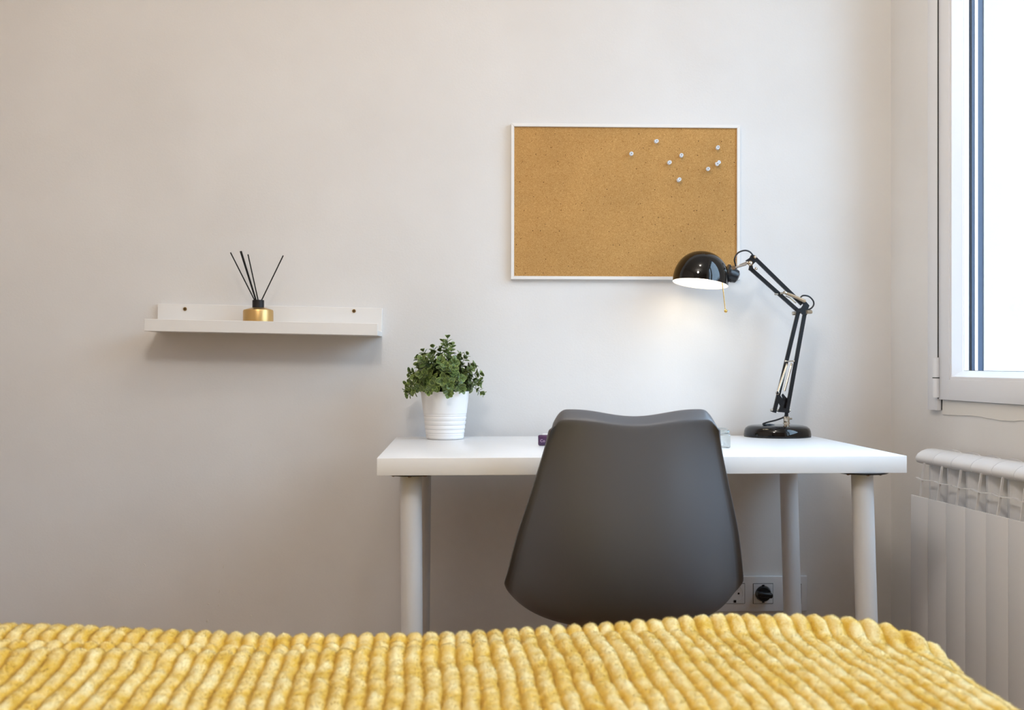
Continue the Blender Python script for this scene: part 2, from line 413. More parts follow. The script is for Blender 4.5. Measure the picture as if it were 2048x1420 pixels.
# fixed frame behind the sashes
FN0, FN1 = 0.012, 0.055
def sash(ua, ub, hinge_left, name):
    s = None
    zb, zt = 0.836, z1 - 0.004
    st = 0.060   # stile width
    def ring(bm, ua, ub, zb, zt, st, n0, n1, bev):
        box2(bm, (ua, n0, zb), (ua + st, n1, zt), bev=bev); box2(bm, (ub - st, n0, zb), (ub, n1, zt), bev=bev)
        box2(bm, (ua + st - 0.001, n0 + 0.0002, zb), (ub - st + 0.001, n1, zb + st), bev=bev)
        box2(bm, (ua + st - 0.001, n0 + 0.0002, zt - st), (ub - st + 0.001, n1, zt), bev=bev)
    bm = newbm(); ring(bm, ua, ub, zb, zt, 0.046, -0.010, 0.05, 0.0008)
    s = rwobj(name, bm, 'pvc', win)
    # glazing bead, a step in from the stile, sloping to the pane
    bm = newbm()
    a0, a1 = 0.0440, 0.0530      # start of bead / flat
    prof = [(a0, 0.03), (a0, -0.0085), (a0 + .0006, -0.0085), (a0 + .0008, -0.0080), (a1 - .0015, -0.0080), (a1, -0.0072), (a1 + 0.0015, -0.0045), (a1 + 0.0125, 0.0115), (a1 + 0.0125, 0.03)]
    def strip(pts_a, pts_b):
        A = [bm.verts.new(p) for p in pts_a]; B = [bm.verts.new(p) for p in pts_b]; n = len(A)
        for i in range(n - 1): bm.faces.new((A[i], A[i + 1], B[i + 1], B[i]))
    # mitred ring
    corners = lambda o, n: [(ua + o, n, zb + o), (ub - o, n, zb + o), (ub - o, n, zt - o), (ua + o, n, zt - o)]
    loops = [[bm.verts.new(c) for c in corners(o, n)] for o, n in prof]
    for A, B in zip(loops, loops[1:]):
        for i in range(4): bm.faces.new((A[i], A[(i + 1) % 4], B[(i + 1) % 4], B[i]))
    rwobj('glazing_bead', bm, 'pvc', win, ang=20)
    bm = newbm(); o = a1 + 0.004
    box2(bm, (ua + o, 0.012, zb + o), (ub - o, 0.0145, zt - o)); rwobj('glass_pane', bm, 'glass', win)
    # dotted metal spacer of the double glazing, seen through the pane
    bm = newbm(); o2 = a1 + 0.0126
    for (x0_, x1_, y0_, y1_) in ((ua + o2, ua + o2 + 0.001, zb + o2, zt - o2), (ub - o2 - 0.001, ub - o2, zb + o2, zt - o2),
                                 (ua + o2, ub - o2, zb + o2, zb + o2 + 0.001), (ua + o2, ub - o2, zt - o2 - 0.001, zt - o2)):
        box2(bm, (x0_, 0.0146, y0_), (x1_, 0.0255, y1_))
    rwobj('glazing_spacer', bm, 'nickel', win)
    # gaskets
    bm = newbm(); ring(bm, ua + a1 + 0.006, ub - a1 - 0.006, zb + a1 + 0.006, zt - a1 - 0.006, 0.0068, 0.0262, 0.0290, 0)
    rwobj('gasket', bm, 'seal_blue', win)
    return s
um = (u0 + u1) / 2
sash(u0, um - 0.004, True, 'sash')
sash(um + 0.004, u1, False, 'sash')
bm = newbm(); box2(bm, (um - 0.012, -0.02, 0.84), (um + 0.012, -0.0158, z1 - 0.01), bev=0.0015); rwobj('astragal', bm, 'pvc', win)
bm = newbm(); box2(bm, (um - 0.014, -0.03, 1.40), (um + 0.014, -0.02, 1.47), bev=0.003); box2(bm, (um - 0.008, -0.055, 1.33), (um + 0.008, -0.043, 1.46), bev=0.004); cyl(bm, (um, -0.03, 1.445), (um, -0.05, 1.445), 0.007)
rwobj('window_handle', bm, 'chrome', win)
# fixed frame outside, guide rail of the roller shutter
bm = newbm()
for a, b in ((u0 - 0.001, u0 + 0.034), (u1 - 0.034, u1 + 0.001)): box2(bm, (a, 0.0562, z0), (b, 0.078, z1))
box2(bm, (u0, 0.0505, z0 - 0.001), (u1, 0.075, z0 + 0.05)); box2(bm, (u0, 0.0505, z1 - 0.05), (u1, 0.075, z1 + 0.001))
rwobj('frame', bm, 'pvc', win)
# shutter guide rail on the far jamb: white - blue - white - blue stripes
for s_, ue in ((1, u0), (-1, u1)):
    a, b = (ue, ue + 0.073) if s_ > 0 else (ue - 0.073, ue)
    for n0, n1, mm_, nm in ((0.0292, 0.0355, 'seal_blue', 'guide_groove'), (0.0355, 0.0425, 'pvc', 'guide_rail'), (0.0425, 0.0560, 'seal_blue', 'guide_groove')):
        bm = newbm()
        box2(bm, (a, n0, z0 + 0.046), (b + (0.0015 if mm_ == 'pvc' else 0) * s_, n1, z1 - 0.046)); rwobj(nm, bm, mm_, win)
# exterior sill and reveal lining
bm = newbm(); box2(bm, (u0 - 0.03, 0.072, z0 - 0.03), (u1 + 0.03, TH + 0.05, z0 + 0.004), bev=0.004); rwobj('outer_sill', bm, 'exterior_reveal', win)
bm = newbm(); box2(bm, (u0 - 0.004, 0.0562, z0), (u0 + 0.0755, TH + 0.02, z1)); rwobj('outer_reveal', bm, 'exterior_reveal', win)
# hinge with black washer
hg = RW @ Vector((0.2545, -0.016, 0))
zt_, zb_ = at(1873, 715, hg.y).z, at(1873, 795, hg.y).z; zm = at(1873, 755.5, hg.y).z
bm = newbm(); cyl(bm, (0.2540, -0.0150, zb_), (0.2540, -0.0150, zm - 0.001), 0.0075, n=20); cyl(bm, (0.2540, -0.0150, zm + 0.001), (0.2540, -0.0150, zt_), 0.0075, n=20)
hinge = rwobj('hinge', bm, 'pvc', win)
bm = newbm(); cyl(bm, (0.2540, -0.0150, zm - 0.001), (0.2540, -0.0150, zm + 0.001), 0.0082, n=20); rwobj('washer', bm, 'black_plastic', hinge)
# rough plaster patch under the sash
bm = newbm()
nseg = 60; top = []; bot = []
for i in range(nseg + 1):
    uu = 0.258 + i * 1.55 / nseg
    top.append((uu, z0 - 0.001)); bot.append((uu, 0.803 + 0.006 * noise.noise(Vector((uu * 9, 0, 0))) + 0.003 * noise.noise(Vector((uu * 40, 3, 0)))))
A = [bm.verts.new((a[0], -0.0018, a[1])) for a in top]; B = [bm.verts.new((a[0], -0.0026, a[1])) for a in bot]; Cc = [bm.verts.new((a[0], 0.0, a[1] - 0.001)) for a in bot]
for i in range(nseg):
    bm.faces.new((A[i], A[i + 1], B[i + 1], B[i])); bm.faces.new((B[i], B[i + 1], Cc[i + 1], Cc[i]))
rwobj('plaster_patch', bm, 'wall_patch', wall_right)

# ---------------------------------------------------------------- outdoors (seen only in reflections)
bm = newbm(); box2(bm, (2.0, -14, -3.3), (22, 16, -3.2)); struct('street', bm, 'street')
bld = thing('brick_building', 'red brick facade across the street mirrored in the black lamp shade', 'building', (8.5, -2.0, -3.2))
bm = newbm(); box2(bm, (8.5, -9.0, -3.2), (12.5, 4.5, 2.3)); obj('facade', bm, 'brick', bld)
bm = newbm(); box2(bm, (8.3, -9.2, 2.3), (12.7, 4.7, 2.55)); obj('cornice', bm, 'pale_render', bld)
for i in range(6):
    for k in range(2):
        y = -8.2 + i * 2.1; z = -2.2 + 2.7 * k
        bm = newbm(); box2(bm, (8.44, y - 0.08, z - 0.08), (8.5, y + 1.08, z + 1.58)); f_ = obj('window_surround', bm, 'pale_render', bld)
        bm = newbm(); box2(bm, (8.42, y, z), (8.445, y + 1.0, z + 1.5)); obj('pane', bm, 'dark_glass', f_)

# ================================================================== BED + BLANKET
BX0, BX1, BY0, BY1 = -1.50, 0.612, 0.20, 1.575
BTOP = 0.556
bed = thing('bed', 'bed under the yellow ribbed blanket, in the foreground', 'bed', ((BX0 + BX1) / 2, (BY0 + BY1) / 2, 0))
bm = newbm(); box2(bm, (BX0 + 0.03, BY0 + 0.03, 0.30), (BX1 - 0.035, BY1 - 0.035, BTOP - 0.045), bev=0.05, seg=4); obj('mattress', bm, 'mattress', bed)
bm = newbm(); box2(bm, (BX0 + 0.035, BY0 + 0.035, 0.12), (BX1 - 0.04, BY1 - 0.04, 0.30), bev=0.01); obj('bed_base', bm, 'bed_fabric', bed)
for x in (BX0 + 0.1, BX1 - 0.1):
    for y in (BY0 + 0.1, BY1 - 0.1):
        bm = newbm(); cyl(bm, (x, y, 0), (x, y, 0.12), 0.022, 0.03); obj('leg', bm, 'beech', bed)

def build_blanket():
    P = 0.0222
    ext = 0.30
    s = np.concatenate([np.arange(BX0 - ext, -1.05, 0.0055), np.arange(-1.05, BX1 + 0.14, 0.0020), np.arange(BX1 + 0.14, BX1 + ext, 0.0055)])
    t = np.concatenate([np.arange(BY0 - ext, 1.02, 0.02), np.arange(1.02, 1.70, 0.0038), np.arange(1.70, BY1 + ext, 0.012)])
    S, Tt = np.meshgrid(s, t)
    ny, nx = S.shape
    cx, cy = (BX0 + BX1) / 2, (BY0 + BY1) / 2; hx, hy = (BX1 - BX0) / 2, (BY1 - BY0) / 2
    R = 0.15
    qx = np.abs(S - cx) - (hx - R); qy = np.abs(Tt - cy) - (hy - R)
    ox, oy = np.maximum(qx, 0), np.maximum(qy, 0)
    ol = np.hypot(ox, oy)
    d = ol + np.minimum(np.maximum(qx, qy), 0) - R
    gx = np.where(ol > 1e-9, ox / np.maximum(ol, 1e-9), (qx > qy) * 1.0) * np.sign(S - cx)
    gy = np.where(ol > 1e-9, oy / np.maximum(ol, 1e-9), (qx <= qy) * 1.0) * np.sign(Tt - cy)
    r = 0.06
    q = d + r
    L = r * PI / 2
    phi = np.clip(q / r, 0, PI / 2)
    horiz = np.where(q <= 0, q, np.where(q < L, r * np.sin(phi), r + 0.10 * (q - L)))
    drop = np.where(q <= 0, 0, np.where(q < L, r * (1 - np.cos(phi)), r + 0.97 * (q - L)))
    X = S + gx * (horiz - q); Y = Tt + gy * (horiz - q)
    # sag of the soft top
    kx = [-1.5, -1.05, -0.6, -0.3, -0.05, 0.1, 0.2, 0.32, 0.45, 0.57, 0.63, 0.8]
    kz = [0.010, 0.011, -0.004, -0.017, -0.015, -0.008, -0.002, 0.003, 0.003, 0.000, -0.010, -0.012]
    base = BTOP + np.interp(X, kx, kz) - 0.038 * np.clip(1.55 - Y, 0, 1.0)
    # soft creases that run parallel to the far edge
    def crease(x0, x1, ya, yb, amp, wdt):
        f = np.clip((X - x0) / max(x1 - x0, 1e-6), 0, 1)
        win_ = np.exp(-(np.maximum(np.abs(X - (x0 + x1) / 2) - (x1 - x0) / 2, 0) / 0.05) ** 2)
        yc = ya + (yb - ya) * f
        return amp * win_ * np.exp(-((Y - yc) / wdt) ** 2)
    # a rolled hem at the far right, and thin ripples at the far left
    wx_ = 1 / (1 + np.exp(-(X - 0.27) / 0.022))
    yc = np.interp(X, [0.2, 0.30, 0.40, 0.49, 0.55, 0.61], [1.515, 1.508, 1.505, 1.497, 1.465, 1.40])
    sg = 1 / (1 + np.exp(-np.clip((Y - yc) / 0.0045, -50, 50)))
    wr = -0.013 * wx_ * (1 - sg) * np.exp(-(np.maximum(yc - Y, 0) / 0.30) ** 2) + 0.004 * wx_ * np.exp(-((Y - yc - .02) / .02) ** 2)
    wr += crease(-0.66, -0.14, 1.466, 1.500, -0.011, 0.010) + crease(-0.62, -0.06, 1.425, 1.470, -0.010, 0.010)
    wr += crease(-0.60, 0.0, 1.39, 1.435, 0.007, 0.024) + crease(0.12, 0.2, 1.50, 1.49, -0.010, 0.009)
    wr += 0.0035 * np.sin(5.1 * X + 3 * Y) * np.cos(7.3 * Y - 2 * X)
    Z = base - drop + np.where(q < r, wr, wr * 0.3)
    nxn, nyn, nzn = gx * np.sin(phi), gy * np.sin(phi), np.cos(phi)
    # ribs run along the bed's depth
    warp = 0.0016 * np.sin(9 * Tt + 4 * S) + 0.0012 * np.sin(31 * Tt - 11 * S + 1.3) + 0.0007 * np.sin(83 * Tt + 17 * S)
    ph = (S + 0.055 * (Tt - 1.5) + warp) / P * PI
    rf = 2 * np.mod(ph / PI, 1.0) - 1; rib = np.sqrt(np.clip(1 - rf * rf * 0.985, 0, 1))
    rn = np.empty_like(S); fn = np.empty_like(S)
    # cheap value noise
    def vnoise(a, b, seed):
        g = np.random.default_rng(seed).random((256, 256))
        ai = np.floor(a).astype(int); bi = np.floor(b).astype(int); fa = a - ai; fb = b - bi
        fa = fa * fa * (3 - 2 * fa); fb = fb * fb * (3 - 2 * fb)
        G = lambda i, j: g[i % 256, j % 256]
        return (G(ai, bi) * (1 - fa) + G(ai + 1, bi) * fa) * (1 - fb) + (G(ai, bi + 1) * (1 - fa) + G(ai + 1, bi + 1) * fa) * fb - 0.5
    n1 = vnoise(S / P * 1.0 + 50, Tt / 0.030 + 50, 1)
    n2 = vnoise(S / 0.006 + 50, Tt / 0.007 + 50, 2)
    n3 = vnoise(S / 0.0032 + 50, Tt / 0.0036 + 50, 3)
    fade = np.clip((Y - 0) * 0 + 1, 0, 1)
    amp = 0.0100 * (1 + 0.22 * n1)
    h = amp * rib + 0.0018 * n2 * (0.4 + rib) + 0.0010 * n3
    X = X + nxn * h + 0.0018 * n1 * rib; Y = Y + nyn * h; Z = Z + nzn * h
    Z = np.maximum(Z, 0.03)
    co = np.stack([X, Y, Z], -1).reshape(-1, 3)
    idx = np.arange(ny * nx).reshape(ny, nx)
    f = np.stack([idx[:-1, :-1], idx[:-1, 1:], idx[1:, 1:], idx[1:, :-1]], -1).reshape(-1, 4)
    me = bpy.data.meshes.new('blanket')
    me.vertices.add(len(co)); c0 = np.array([(BX0 + BX1) / 2, (BY0 + BY1) / 2, 0.2])
    me.vertices.foreach_set('co', (co - c0).ravel())
    me.loops.add(f.size); me.loops.foreach_set('vertex_index', f.ravel().astype(np.int32))
    me.polygons.add(len(f)); me.polygons.foreach_set('loop_start', np.arange(0, f.size, 4, dtype=np.int32))
    me.update(calc_edges=True); me.validate()
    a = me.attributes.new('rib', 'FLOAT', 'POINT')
    side = 0.55 * (rib - 0.6)  # groove shade and ridge highlights put into the colour by rib height
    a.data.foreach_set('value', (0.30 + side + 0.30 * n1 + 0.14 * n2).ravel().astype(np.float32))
    me.polygons.foreach_set('use_smooth', [True] * len(me.polygons))
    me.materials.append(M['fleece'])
    o = bpy.data.objects.new('blanket', me); COL.objects.link(o); o.location = c0
    # the pile: short fine blades standing on the ribs
    G = co.reshape(ny, nx, 3); r2 = np.random.default_rng(11); NB = 520000
    i0, i1 = np.searchsorted(t, 1.06), np.searchsorted(t, 1.66)
    j0, j1 = np.searchsorted(s, -0.92), np.searchsorted(s, 0.70)
    fi = i0 + r2.random(NB) * (i1 - i0 - 2); fj = j0 + r2.random(NB) * (j1 - j0 - 2)
    ii, jj = fi.astype(int), fj.astype(int); a_, b_ = (fi - ii)[:, None], (fj - jj)[:, None]
    p00, p01, p10, p11 = G[ii, jj], G[ii, jj + 1], G[ii + 1, jj], G[ii + 1, jj + 1]
    p = (p00 * (1 - b_) + p01 * b_) * (1 - a_) + (p10 * (1 - b_) + p11 * b_) * a_
    e1, e2 = p01 - p00, p10 - p00
    nr = np.cross(e1, e2); nr /= np.maximum(np.linalg.norm(nr, axis=1, keepdims=True), 1e-12)
    clump = np.stack([n2[ii, jj], n1[ii, jj], np.zeros(NB)], -1) * 0.7
    dr = nr + r2.normal(0, .28, (NB, 3)) + clump + np.array([-.05, -.15, 0]); dr /= np.linalg.norm(dr, axis=1, keepdims=True)
    ln = (0.0018 + 0.0014 * r2.random(NB))[:, None]
    sd = np.cross(dr, r2.normal(0, 1, (NB, 3))); sd /= np.maximum(np.linalg.norm(sd, axis=1, keepdims=True), 1e-9); sd *= 0.00020
    base_ = p - nr * 0.0004
    V = np.stack([base_ - sd, base_ + sd, base_ + dr * ln], 1).reshape(-1, 3)
    hm = bpy.data.meshes.new('pile'); hm.vertices.add(len(V)); hm.vertices.foreach_set('co', (V - c0).ravel())
    hm.loops.add(len(V)); hm.loops.foreach_set('vertex_index', np.arange(len(V), dtype=np.int32))
    hm.polygons.add(NB); hm.polygons.foreach_set('loop_start', np.arange(0, len(V), 3, dtype=np.int32)); hm.update(calc_edges=True)
    aa = hm.attributes.new('rib', 'FLOAT', 'POINT')
    rv = (0.30 + side + 0.30 * n1 + 0.14 * n2)[ii, jj] + 0.10  # pile takes the same painted rib shading, slightly paler
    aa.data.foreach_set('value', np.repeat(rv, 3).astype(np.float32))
    # blades shade like the cloth they stand on
    hn = (nr * 1.0 + dr * 0.12); hn /= np.linalg.norm(hn, axis=1, keepdims=True)
    hm.polygons.foreach_set('use_smooth', [True] * NB)
    hm.normals_split_custom_set_from_vertices(np.repeat(hn, 3, axis=0).tolist())
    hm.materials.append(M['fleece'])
    ho = bpy.data.objects.new('pile', hm); COL.objects.link(ho); ho.parent = o; ho['kind'] = 'stuff'
    return o
blanket = tag(build_blanket(), 'yellow ribbed fleece blanket spread over the bed in the foreground', 'blanket')

# ================================================================== DESK
DT = 0.741; DTH = 0.033
fl, fr = atz(753, 917, DT), atz(1811, 911, DT)
bl, br = atz(803, 872, DT), atz(1625, 872, DT)
ang = math.atan2(fr.y - fl.y, fr.x - fl.x)
mid = (fl + fr) / 2
DW, DD = (fr - fl).length, 0.60
Dm = Matrix.Translation((mid.x, mid.y, 0)) @ Matrix.Rotation(ang * 0.6, 4, 'Z')     # x along front edge, y to the wall
desk = thing('desk', 'white desk with round legs against the back wall', 'desk', (mid.x, mid.y + 0.3, 0))
bm = newbm(); box2(bm, (-DW / 2, 0, DT - DTH), (DW / 2, DD, DT), Dm, bev=0.0012); top_ = obj('tabletop', bm, 'laminate', desk)
def legat(px, depth_y):
    p = at(px, 1000, depth_y); return p.x, p.y
for (px, yy, lean) in ((822, 2.135, 0.002), (1724, 2.135, 0.010), (845, 2.595, -0.003), (1576, 2.60, 0.009)):
    x, y = legat(px, yy)
    bm = newbm(); b0 = Vector((x + lean * 2.2, y, 0.012)); t0 = Vector((x, y, DT - DTH - 0.003))
    cyl(bm, b0, t0, 0.0208, n=40)
    leg = obj('leg', bm, 'powder', desk)
    bm = newbm(); cyl(bm, (b0.x, y, 0), (b0.x, y, 0.014), 0.0225, n=32); obj('foot', bm, 'black_plastic', leg)
    s_ = -1 if px < 1300 else 1
    bm = newbm(); lathe(bm, [(0, 0), (0.048, 0), (0.050, 0.0015), (0.050, 0.003), (0, 0.003)], 40, Matrix.Translation((x + 0.0, y, DT - DTH - 0.003)))
    br_ = obj('mounting_plate', bm, 'satin_black', leg)
    for a in (0.4, 1.4, 2.4, 3.6, 4.71, 5.6):
        bm = newbm(); ball(bm, (x + 0.036 * math.cos(a), y + 0.036 * math.sin(a), DT - DTH - 0.004), 0.0042, 10, s=(1, 1, 0.6)); obj('screw', bm, 'nickel', br_) if False else obj('screw', bm, 'nickel', leg)

# ================================================================== CHAIR
def build_chair():
    cxx, cyy = 0.2635, 2.16
    ch = thing('chair', 'grey moulded plastic shell chair with its back to the bed, at the desk', 'chair', (cxx, cyy, 0), rot=(0, 0, 0))
    # v stations: centre Y, centre z, half width, curl (edge forward), lift, bowl power
    ST = [
        (2.000, 0.808, .134, .008, .000),
        (1.992, 0.8235, .1435, .010, .000),
        (1.983, 0.8240, .1480, .012, .000),
        (1.960, 0.8080, .1505, .018, .000),
        (1.9585, 0.8035, .1515, .020, .000),
        (1.958, 0.790, .1545, .030, .000),
        (1.957, 0.770, .159, .040, .000),
        (1.955, 0.735, .169, .058, .000),
        (1.952, 0.690, .182, .078, .000),
        (1.950, 0.640, .197, .100, .000),
        (1.951, 0.600, .209, .120, .000),
        (1.955, 0.560, .2190, .138, .000),
        (1.964, 0.522, .2270, .150, .002),
        (1.979, 0.486, .2345, .156, .014),
        (2.001, 0.455, .2335, .150, .036),
        (2.030, 0.432, .2310, .134, .058),
        (2.070, 0.419, .2290, .112, .076),
        (2.130, 0.414, .2240, .078, .083),
        (2.200, 0.414, .2220, .052, .080),
        (2.280, 0.420, .2180, .025, .066),
        (2.350, 0.430, .2080, .000, .044),
        (2.400, 0.436, .1900, -.015, .020),
        (2.425, 0.428, .1800, -.025, .008),
    ]
    nv, nu = len(ST), 43
    AF = 0.945
    bm = newbm(); grid = []
    for vi, (Y, z, w_, cu, li) in enumerate(ST):
        row = []
        for k in range(nu):
            u = math.sin((-1 + 2 * k / (nu - 1)) * PI / 2 * 0.93) / math.sin(PI / 2 * 0.93)
            a = abs(u)
            tf = max(0.0, min(1.0, (z - 0.70) / 0.12)) if vi < 10 else 0
            horn = 0.0125 * (0.5 - 0.5 * math.cos(PI * min(a / 0.76, 1))) * tf ** 1.5
            cor = -0.026 * max(0, (a - 0.84) / 0.16) ** 2.2 * tf ** 3
            g = (min(a, AF) / AF) ** 2.6
            wx = w_ * u
            bowl = 1 - max(0.0, 1 - a ** 3.4) ** (1 / 2.3)
            zz = z + horn + cor + li * bowl
            if 11 <= vi <= 13 and a > AF: zz -= 0.006 * (a - AF) / (1 - AF)
            row.append(bm.verts.new((cxx + wx, Y + cu * g, zz)))
        grid.append(row)
    for i in range(nv - 1):
        for k in range(nu - 1): bm.faces.new((grid[i][k], grid[i][k + 1], grid[i + 1][k + 1], grid[i + 1][k]))
    cl = bm.edges.layers.float.new('crease_edge')
    kc = [k for k in range(nu) if abs(math.sin((-1 + 2 * k / (nu - 1)) * PI / 2 * 0.93) / math.sin(PI / 2 * 0.93)) <= AF]
    kL, kR = kc[0], kc[-1]
    def crease(a, b, v):
        e = bm.edges.get((a, b))
        if e: e[cl] = v
    for k in range(kL, kR): crease(grid[3][k], grid[3][k + 1], 0.65)
    for i in range(3, 14):
        for k in (kL, kR): crease(grid[i][k], grid[i + 1][k], 0.6)
    o = obj('shell', bm, 'chair', ch, ang=180)
    # slight turn of the chair
    s1 = o.modifiers.new('sol', 'SOLIDIFY'); s1.thickness = 0.0065; s1.offset = 1.0; s1.use_even_offset = False
    s2 = o.modifiers.new('sub', 'SUBSURF'); s2.levels = 2; s2.render_levels = 2
    # support and legs
    bm = newbm(); box2(bm, (cxx - .10, 2.13, .388), (cxx + .10, 2.32, .404), bev=0.004); obj('seat_support', bm, 'satin_black', ch)
    for sx in (-1, 1):
        for (ya, yb) in ((2.12, 2.06), (2.30, 2.40)):
            bm = newbm(); cyl(bm, (cxx + sx * .19, yb + .03, 0), (cxx + sx * .07, ya + .04, .392), 0.011, 0.016, n=20); obj('leg', bm, 'beech', ch)
    for a, b in (((-1, 2.085), (1, 2.345)), ((1, 2.085), (-1, 2.345))):
        bm = newbm(); cyl(bm, (cxx + a[0] * .155, a[1], .19), (cxx + b[0] * .155, b[1], .19), 0.004, n=10); obj('stretcher', bm, 'satin_black', ch)
build_chair()

# ================================================================== WALL SHELF + DIFFUSER
sp = at(288, 662, 2.625)      # front lower left
sr = at(755, 671, 2.625)
tilt = math.atan2(sr.z - sp.z, sr.x - sp.x)
SLn = (sr - sp).length
Sm = Matrix.Translation(sp) @ Matrix.Rotation(-tilt, 4, 'Y')
SDp = YB - 2.625
shelf = thing('picture_ledge', 'white picture ledge shelf screwed to the back wall', 'shelf', sp + Vector((SLn / 2, SDp / 2, 0)))
bm = newbm()
prof = [(0, 0), (SDp, 0), (SDp, 0.070), (SDp - 0.012, 0.070), (SDp - 0.012, 0.012), (0.010, 0.012), (0.010, 0.0285), (0, 0.0285)]
bw = newbm()
vs = prism(bw, prof, 0, SLn)
bmesh.ops.transform(bw, matrix=Sm @ Matrix(((0, 0, 1, 0), (1, 0, 0, 0), (0, 1, 0, 0), (0, 0, 0, 1))), verts=bw.verts)
bmesh.ops.bevel(bw, geom=bw.edges[:], offset=0.0007, segments=1, affect='EDGES')
obj('ledge_board', bw, 'foil', shelf); bm.free()
for (px, py) in ((370, 618), (708, 622)):
    p = at(px, py, YB - 0.0125)
    bm = newbm(); cyl(bm, p + Vector((0, 0.004, 0)), p + Vector((0, -0.0012, 0)), 0.0048, 0.0044, n=24)
    s_ = obj('screw', bm, 'old_brass', shelf)
    bm = newbm()
    for a in (0.5, 0.5 + PI / 2): box(bm, (0, 0, 0), (0.0054, 0.0006, 0.0013), Matrix.Translation(p + Vector((0, -0.0014, 0))) @ Matrix.Rotation(a, 4, 'Y'))
    obj('cross_slot', bm, 'black_plastic', s_)

dp = at(516.5, 645, 2.675)
zb = (Sm @ Vector(((dp.x - sp.x), 0, 0.012))).z
dif = thing('reed_diffuser', 'small gold reed diffuser bottle with black sticks on the shelf', 'diffuser', (dp.x, 2.675, zb))
sc_px = 2.675 / F
def zpx(py): return at(516, py, 2.675).z
R_ = 29.5 * sc_px
bm = newbm()
lathe(bm, [(0, zb), (R_ - .002, zb), (R_, zb + .002), (R_, zpx(622) - .001), (R_ - .0012, zpx(620)), (R_ * .55, zpx(616.2)), (R_ * .42, zpx(615.5)), (0, zpx(615.5))], 56, Matrix.Translation((dp.x, 2.675, 0)))
obj('bottle', bm, 'gold', dif)
bm = newbm(); rc = 11.5 * sc_px
lathe(bm, [(0, zpx(615.8)), (rc, zpx(615.8)), (rc, zpx(601)), (rc - .001, zpx(600)), (rc * .62, zpx(600)), (rc * .6, zpx(604)), (0, zpx(604))], 40, Matrix.Translation((dp.x, 2.675, 0)))
obj('collar', bm, 'cap_black', dif)
for (tx, ty, bx, dy) in ((461, 505, 511, -.01), (480.5, 502.5, 512.5, .012), (482.6, 502.2, 513.5, .004), (496, 509, 517, .02), (566.5, 511, 521.5, -.012)):
    a = at(tx, ty, 2.675 + dy); b = at(bx, 604, 2.675 + dy * .2)
    b = b + (b - a).normalized() * 0.0
    bm = newbm(); cyl(bm, b, a, 0.00145, n=10); obj('reed', bm, 'reed', dif)

# ================================================================== CORK BOARD + PINS
def boardbox():
    Yf = YB - 0.014
    A, B, C_ = at(1022, 246, Yf), at(1480.5, 250, Yf), at(1022, 558.5, Yf)
    return A.x, B.x, C_.z, (A.z + B.z) / 2, Yf
bx0, bx1, bz0, bz1, Yf = boardbox()
tl = math.atan2(at(1480, 250, Yf).z - at(1022, 246, Yf).z, bx1 - bx0)
Bm = Matrix.Translation(((bx0 + bx1) / 2, 0, (bz0 + bz1) / 2)) @ Matrix.Rotation(-tl * .55, 4, 'Y')
hw, hh = (bx1 - bx0) / 2, (bz1 - bz0) / 2
board = thing('cork_board', 'rectangular cork pinboard with a thin white frame on the back wall', 'board', ((bx0 + bx1) / 2, YB, bz0))
bm = newbm(); box2(bm, (-hw + .004, YB - .0085, -hh + .004), (hw - .004, YB - .001, hh - .004), Bm); obj('cork_sheet', bm, 'cork', board)
fw = 0.0078
for k, (x0, x1, z0_, z1_) in enumerate(((-hw, -hw + fw, -hh, hh), (hw - fw, hw, -hh, hh), (-hw, hw, hh - fw, hh), (-hw, hw, -hh, -hh + fw))):
    bm = newbm()
    if k < 2:
        s_ = 1 if k == 0 else -1; e = x0 if k == 0 else x1
        P4 = [(e, -hh), (e + s_ * fw, -hh + fw), (e + s_ * fw, hh - fw), (e, hh)]
    else:
        s_ = -1 if k == 2 else 1; e = z1_ if k == 2 else z0_
        P4 = [(-hw, e), (-hw + fw, e + s_ * fw), (hw - fw, e + s_ * fw), (hw, e)]
    f_ = [bm.verts.new((x, Yf, z)) for x, z in P4]; b_ = [bm.verts.new((x, YB - .0005, z)) for x, z in P4]
    bm.faces.new(f_); bm.faces.new(b_)
    for i in range(4): bm.faces.new((f_[i], f_[(i + 1) % 4], b_[(i + 1) % 4], b_[i]))
    bmesh.ops.recalc_face_normals(bm, faces=bm.faces[:])
    bmesh.ops.bevel(bm, geom=bm.edges[:], offset=0.0006, segments=1, affect='EDGES')
    bmesh.ops.transform(bm, matrix=Bm, verts=bm.verts)
    obj('frame_rail', bm, 'foil', board)

bm = newbm()
# push pin, local: +Z away from the board
lathe(bm, [(0, 0), (0.0047, 0), (0.0049, 0.0008), (0.0040, 0.0018), (0.0026, 0.0030), (0.0024, 0.0095), (0.0034, 0.0108), (0.0046, 0.0118), (0.0047, 0.0132), (0.0036, 0.0137), (0.0030, 0.0130), (0.0010, 0.0126), (0, 0.0126)], 20)
pin_head_me = obj('pin_head', bm, mat('clear_white_plastic', rgb(226, 230, 236), 0.12, spec=0.7), None, local=True).data
COL.objects.unlink(bpy.data.objects['pin_head']); bpy.data.objects.remove(bpy.data.objects['pin_head'])
bm = newbm(); cyl(bm, (0, 0, -0.006), (0, 0, 0.001), 0.0006, n=8)
needle = obj('needle', bm, 'chrome', None, local=True); needle_me = needle.data; bpy.data.objects.remove(needle)
bm = newbm(); cyl(bm, (0, 0, 0.0124), (0, 0, 0.0131), 0.0011, n=10)
t_ = obj('pin_dimple', bm, mat('grey_dimple', rgb(88, 92, 108), .3), None, local=True); dim_me = t_.data; bpy.data.objects.remove(t_)
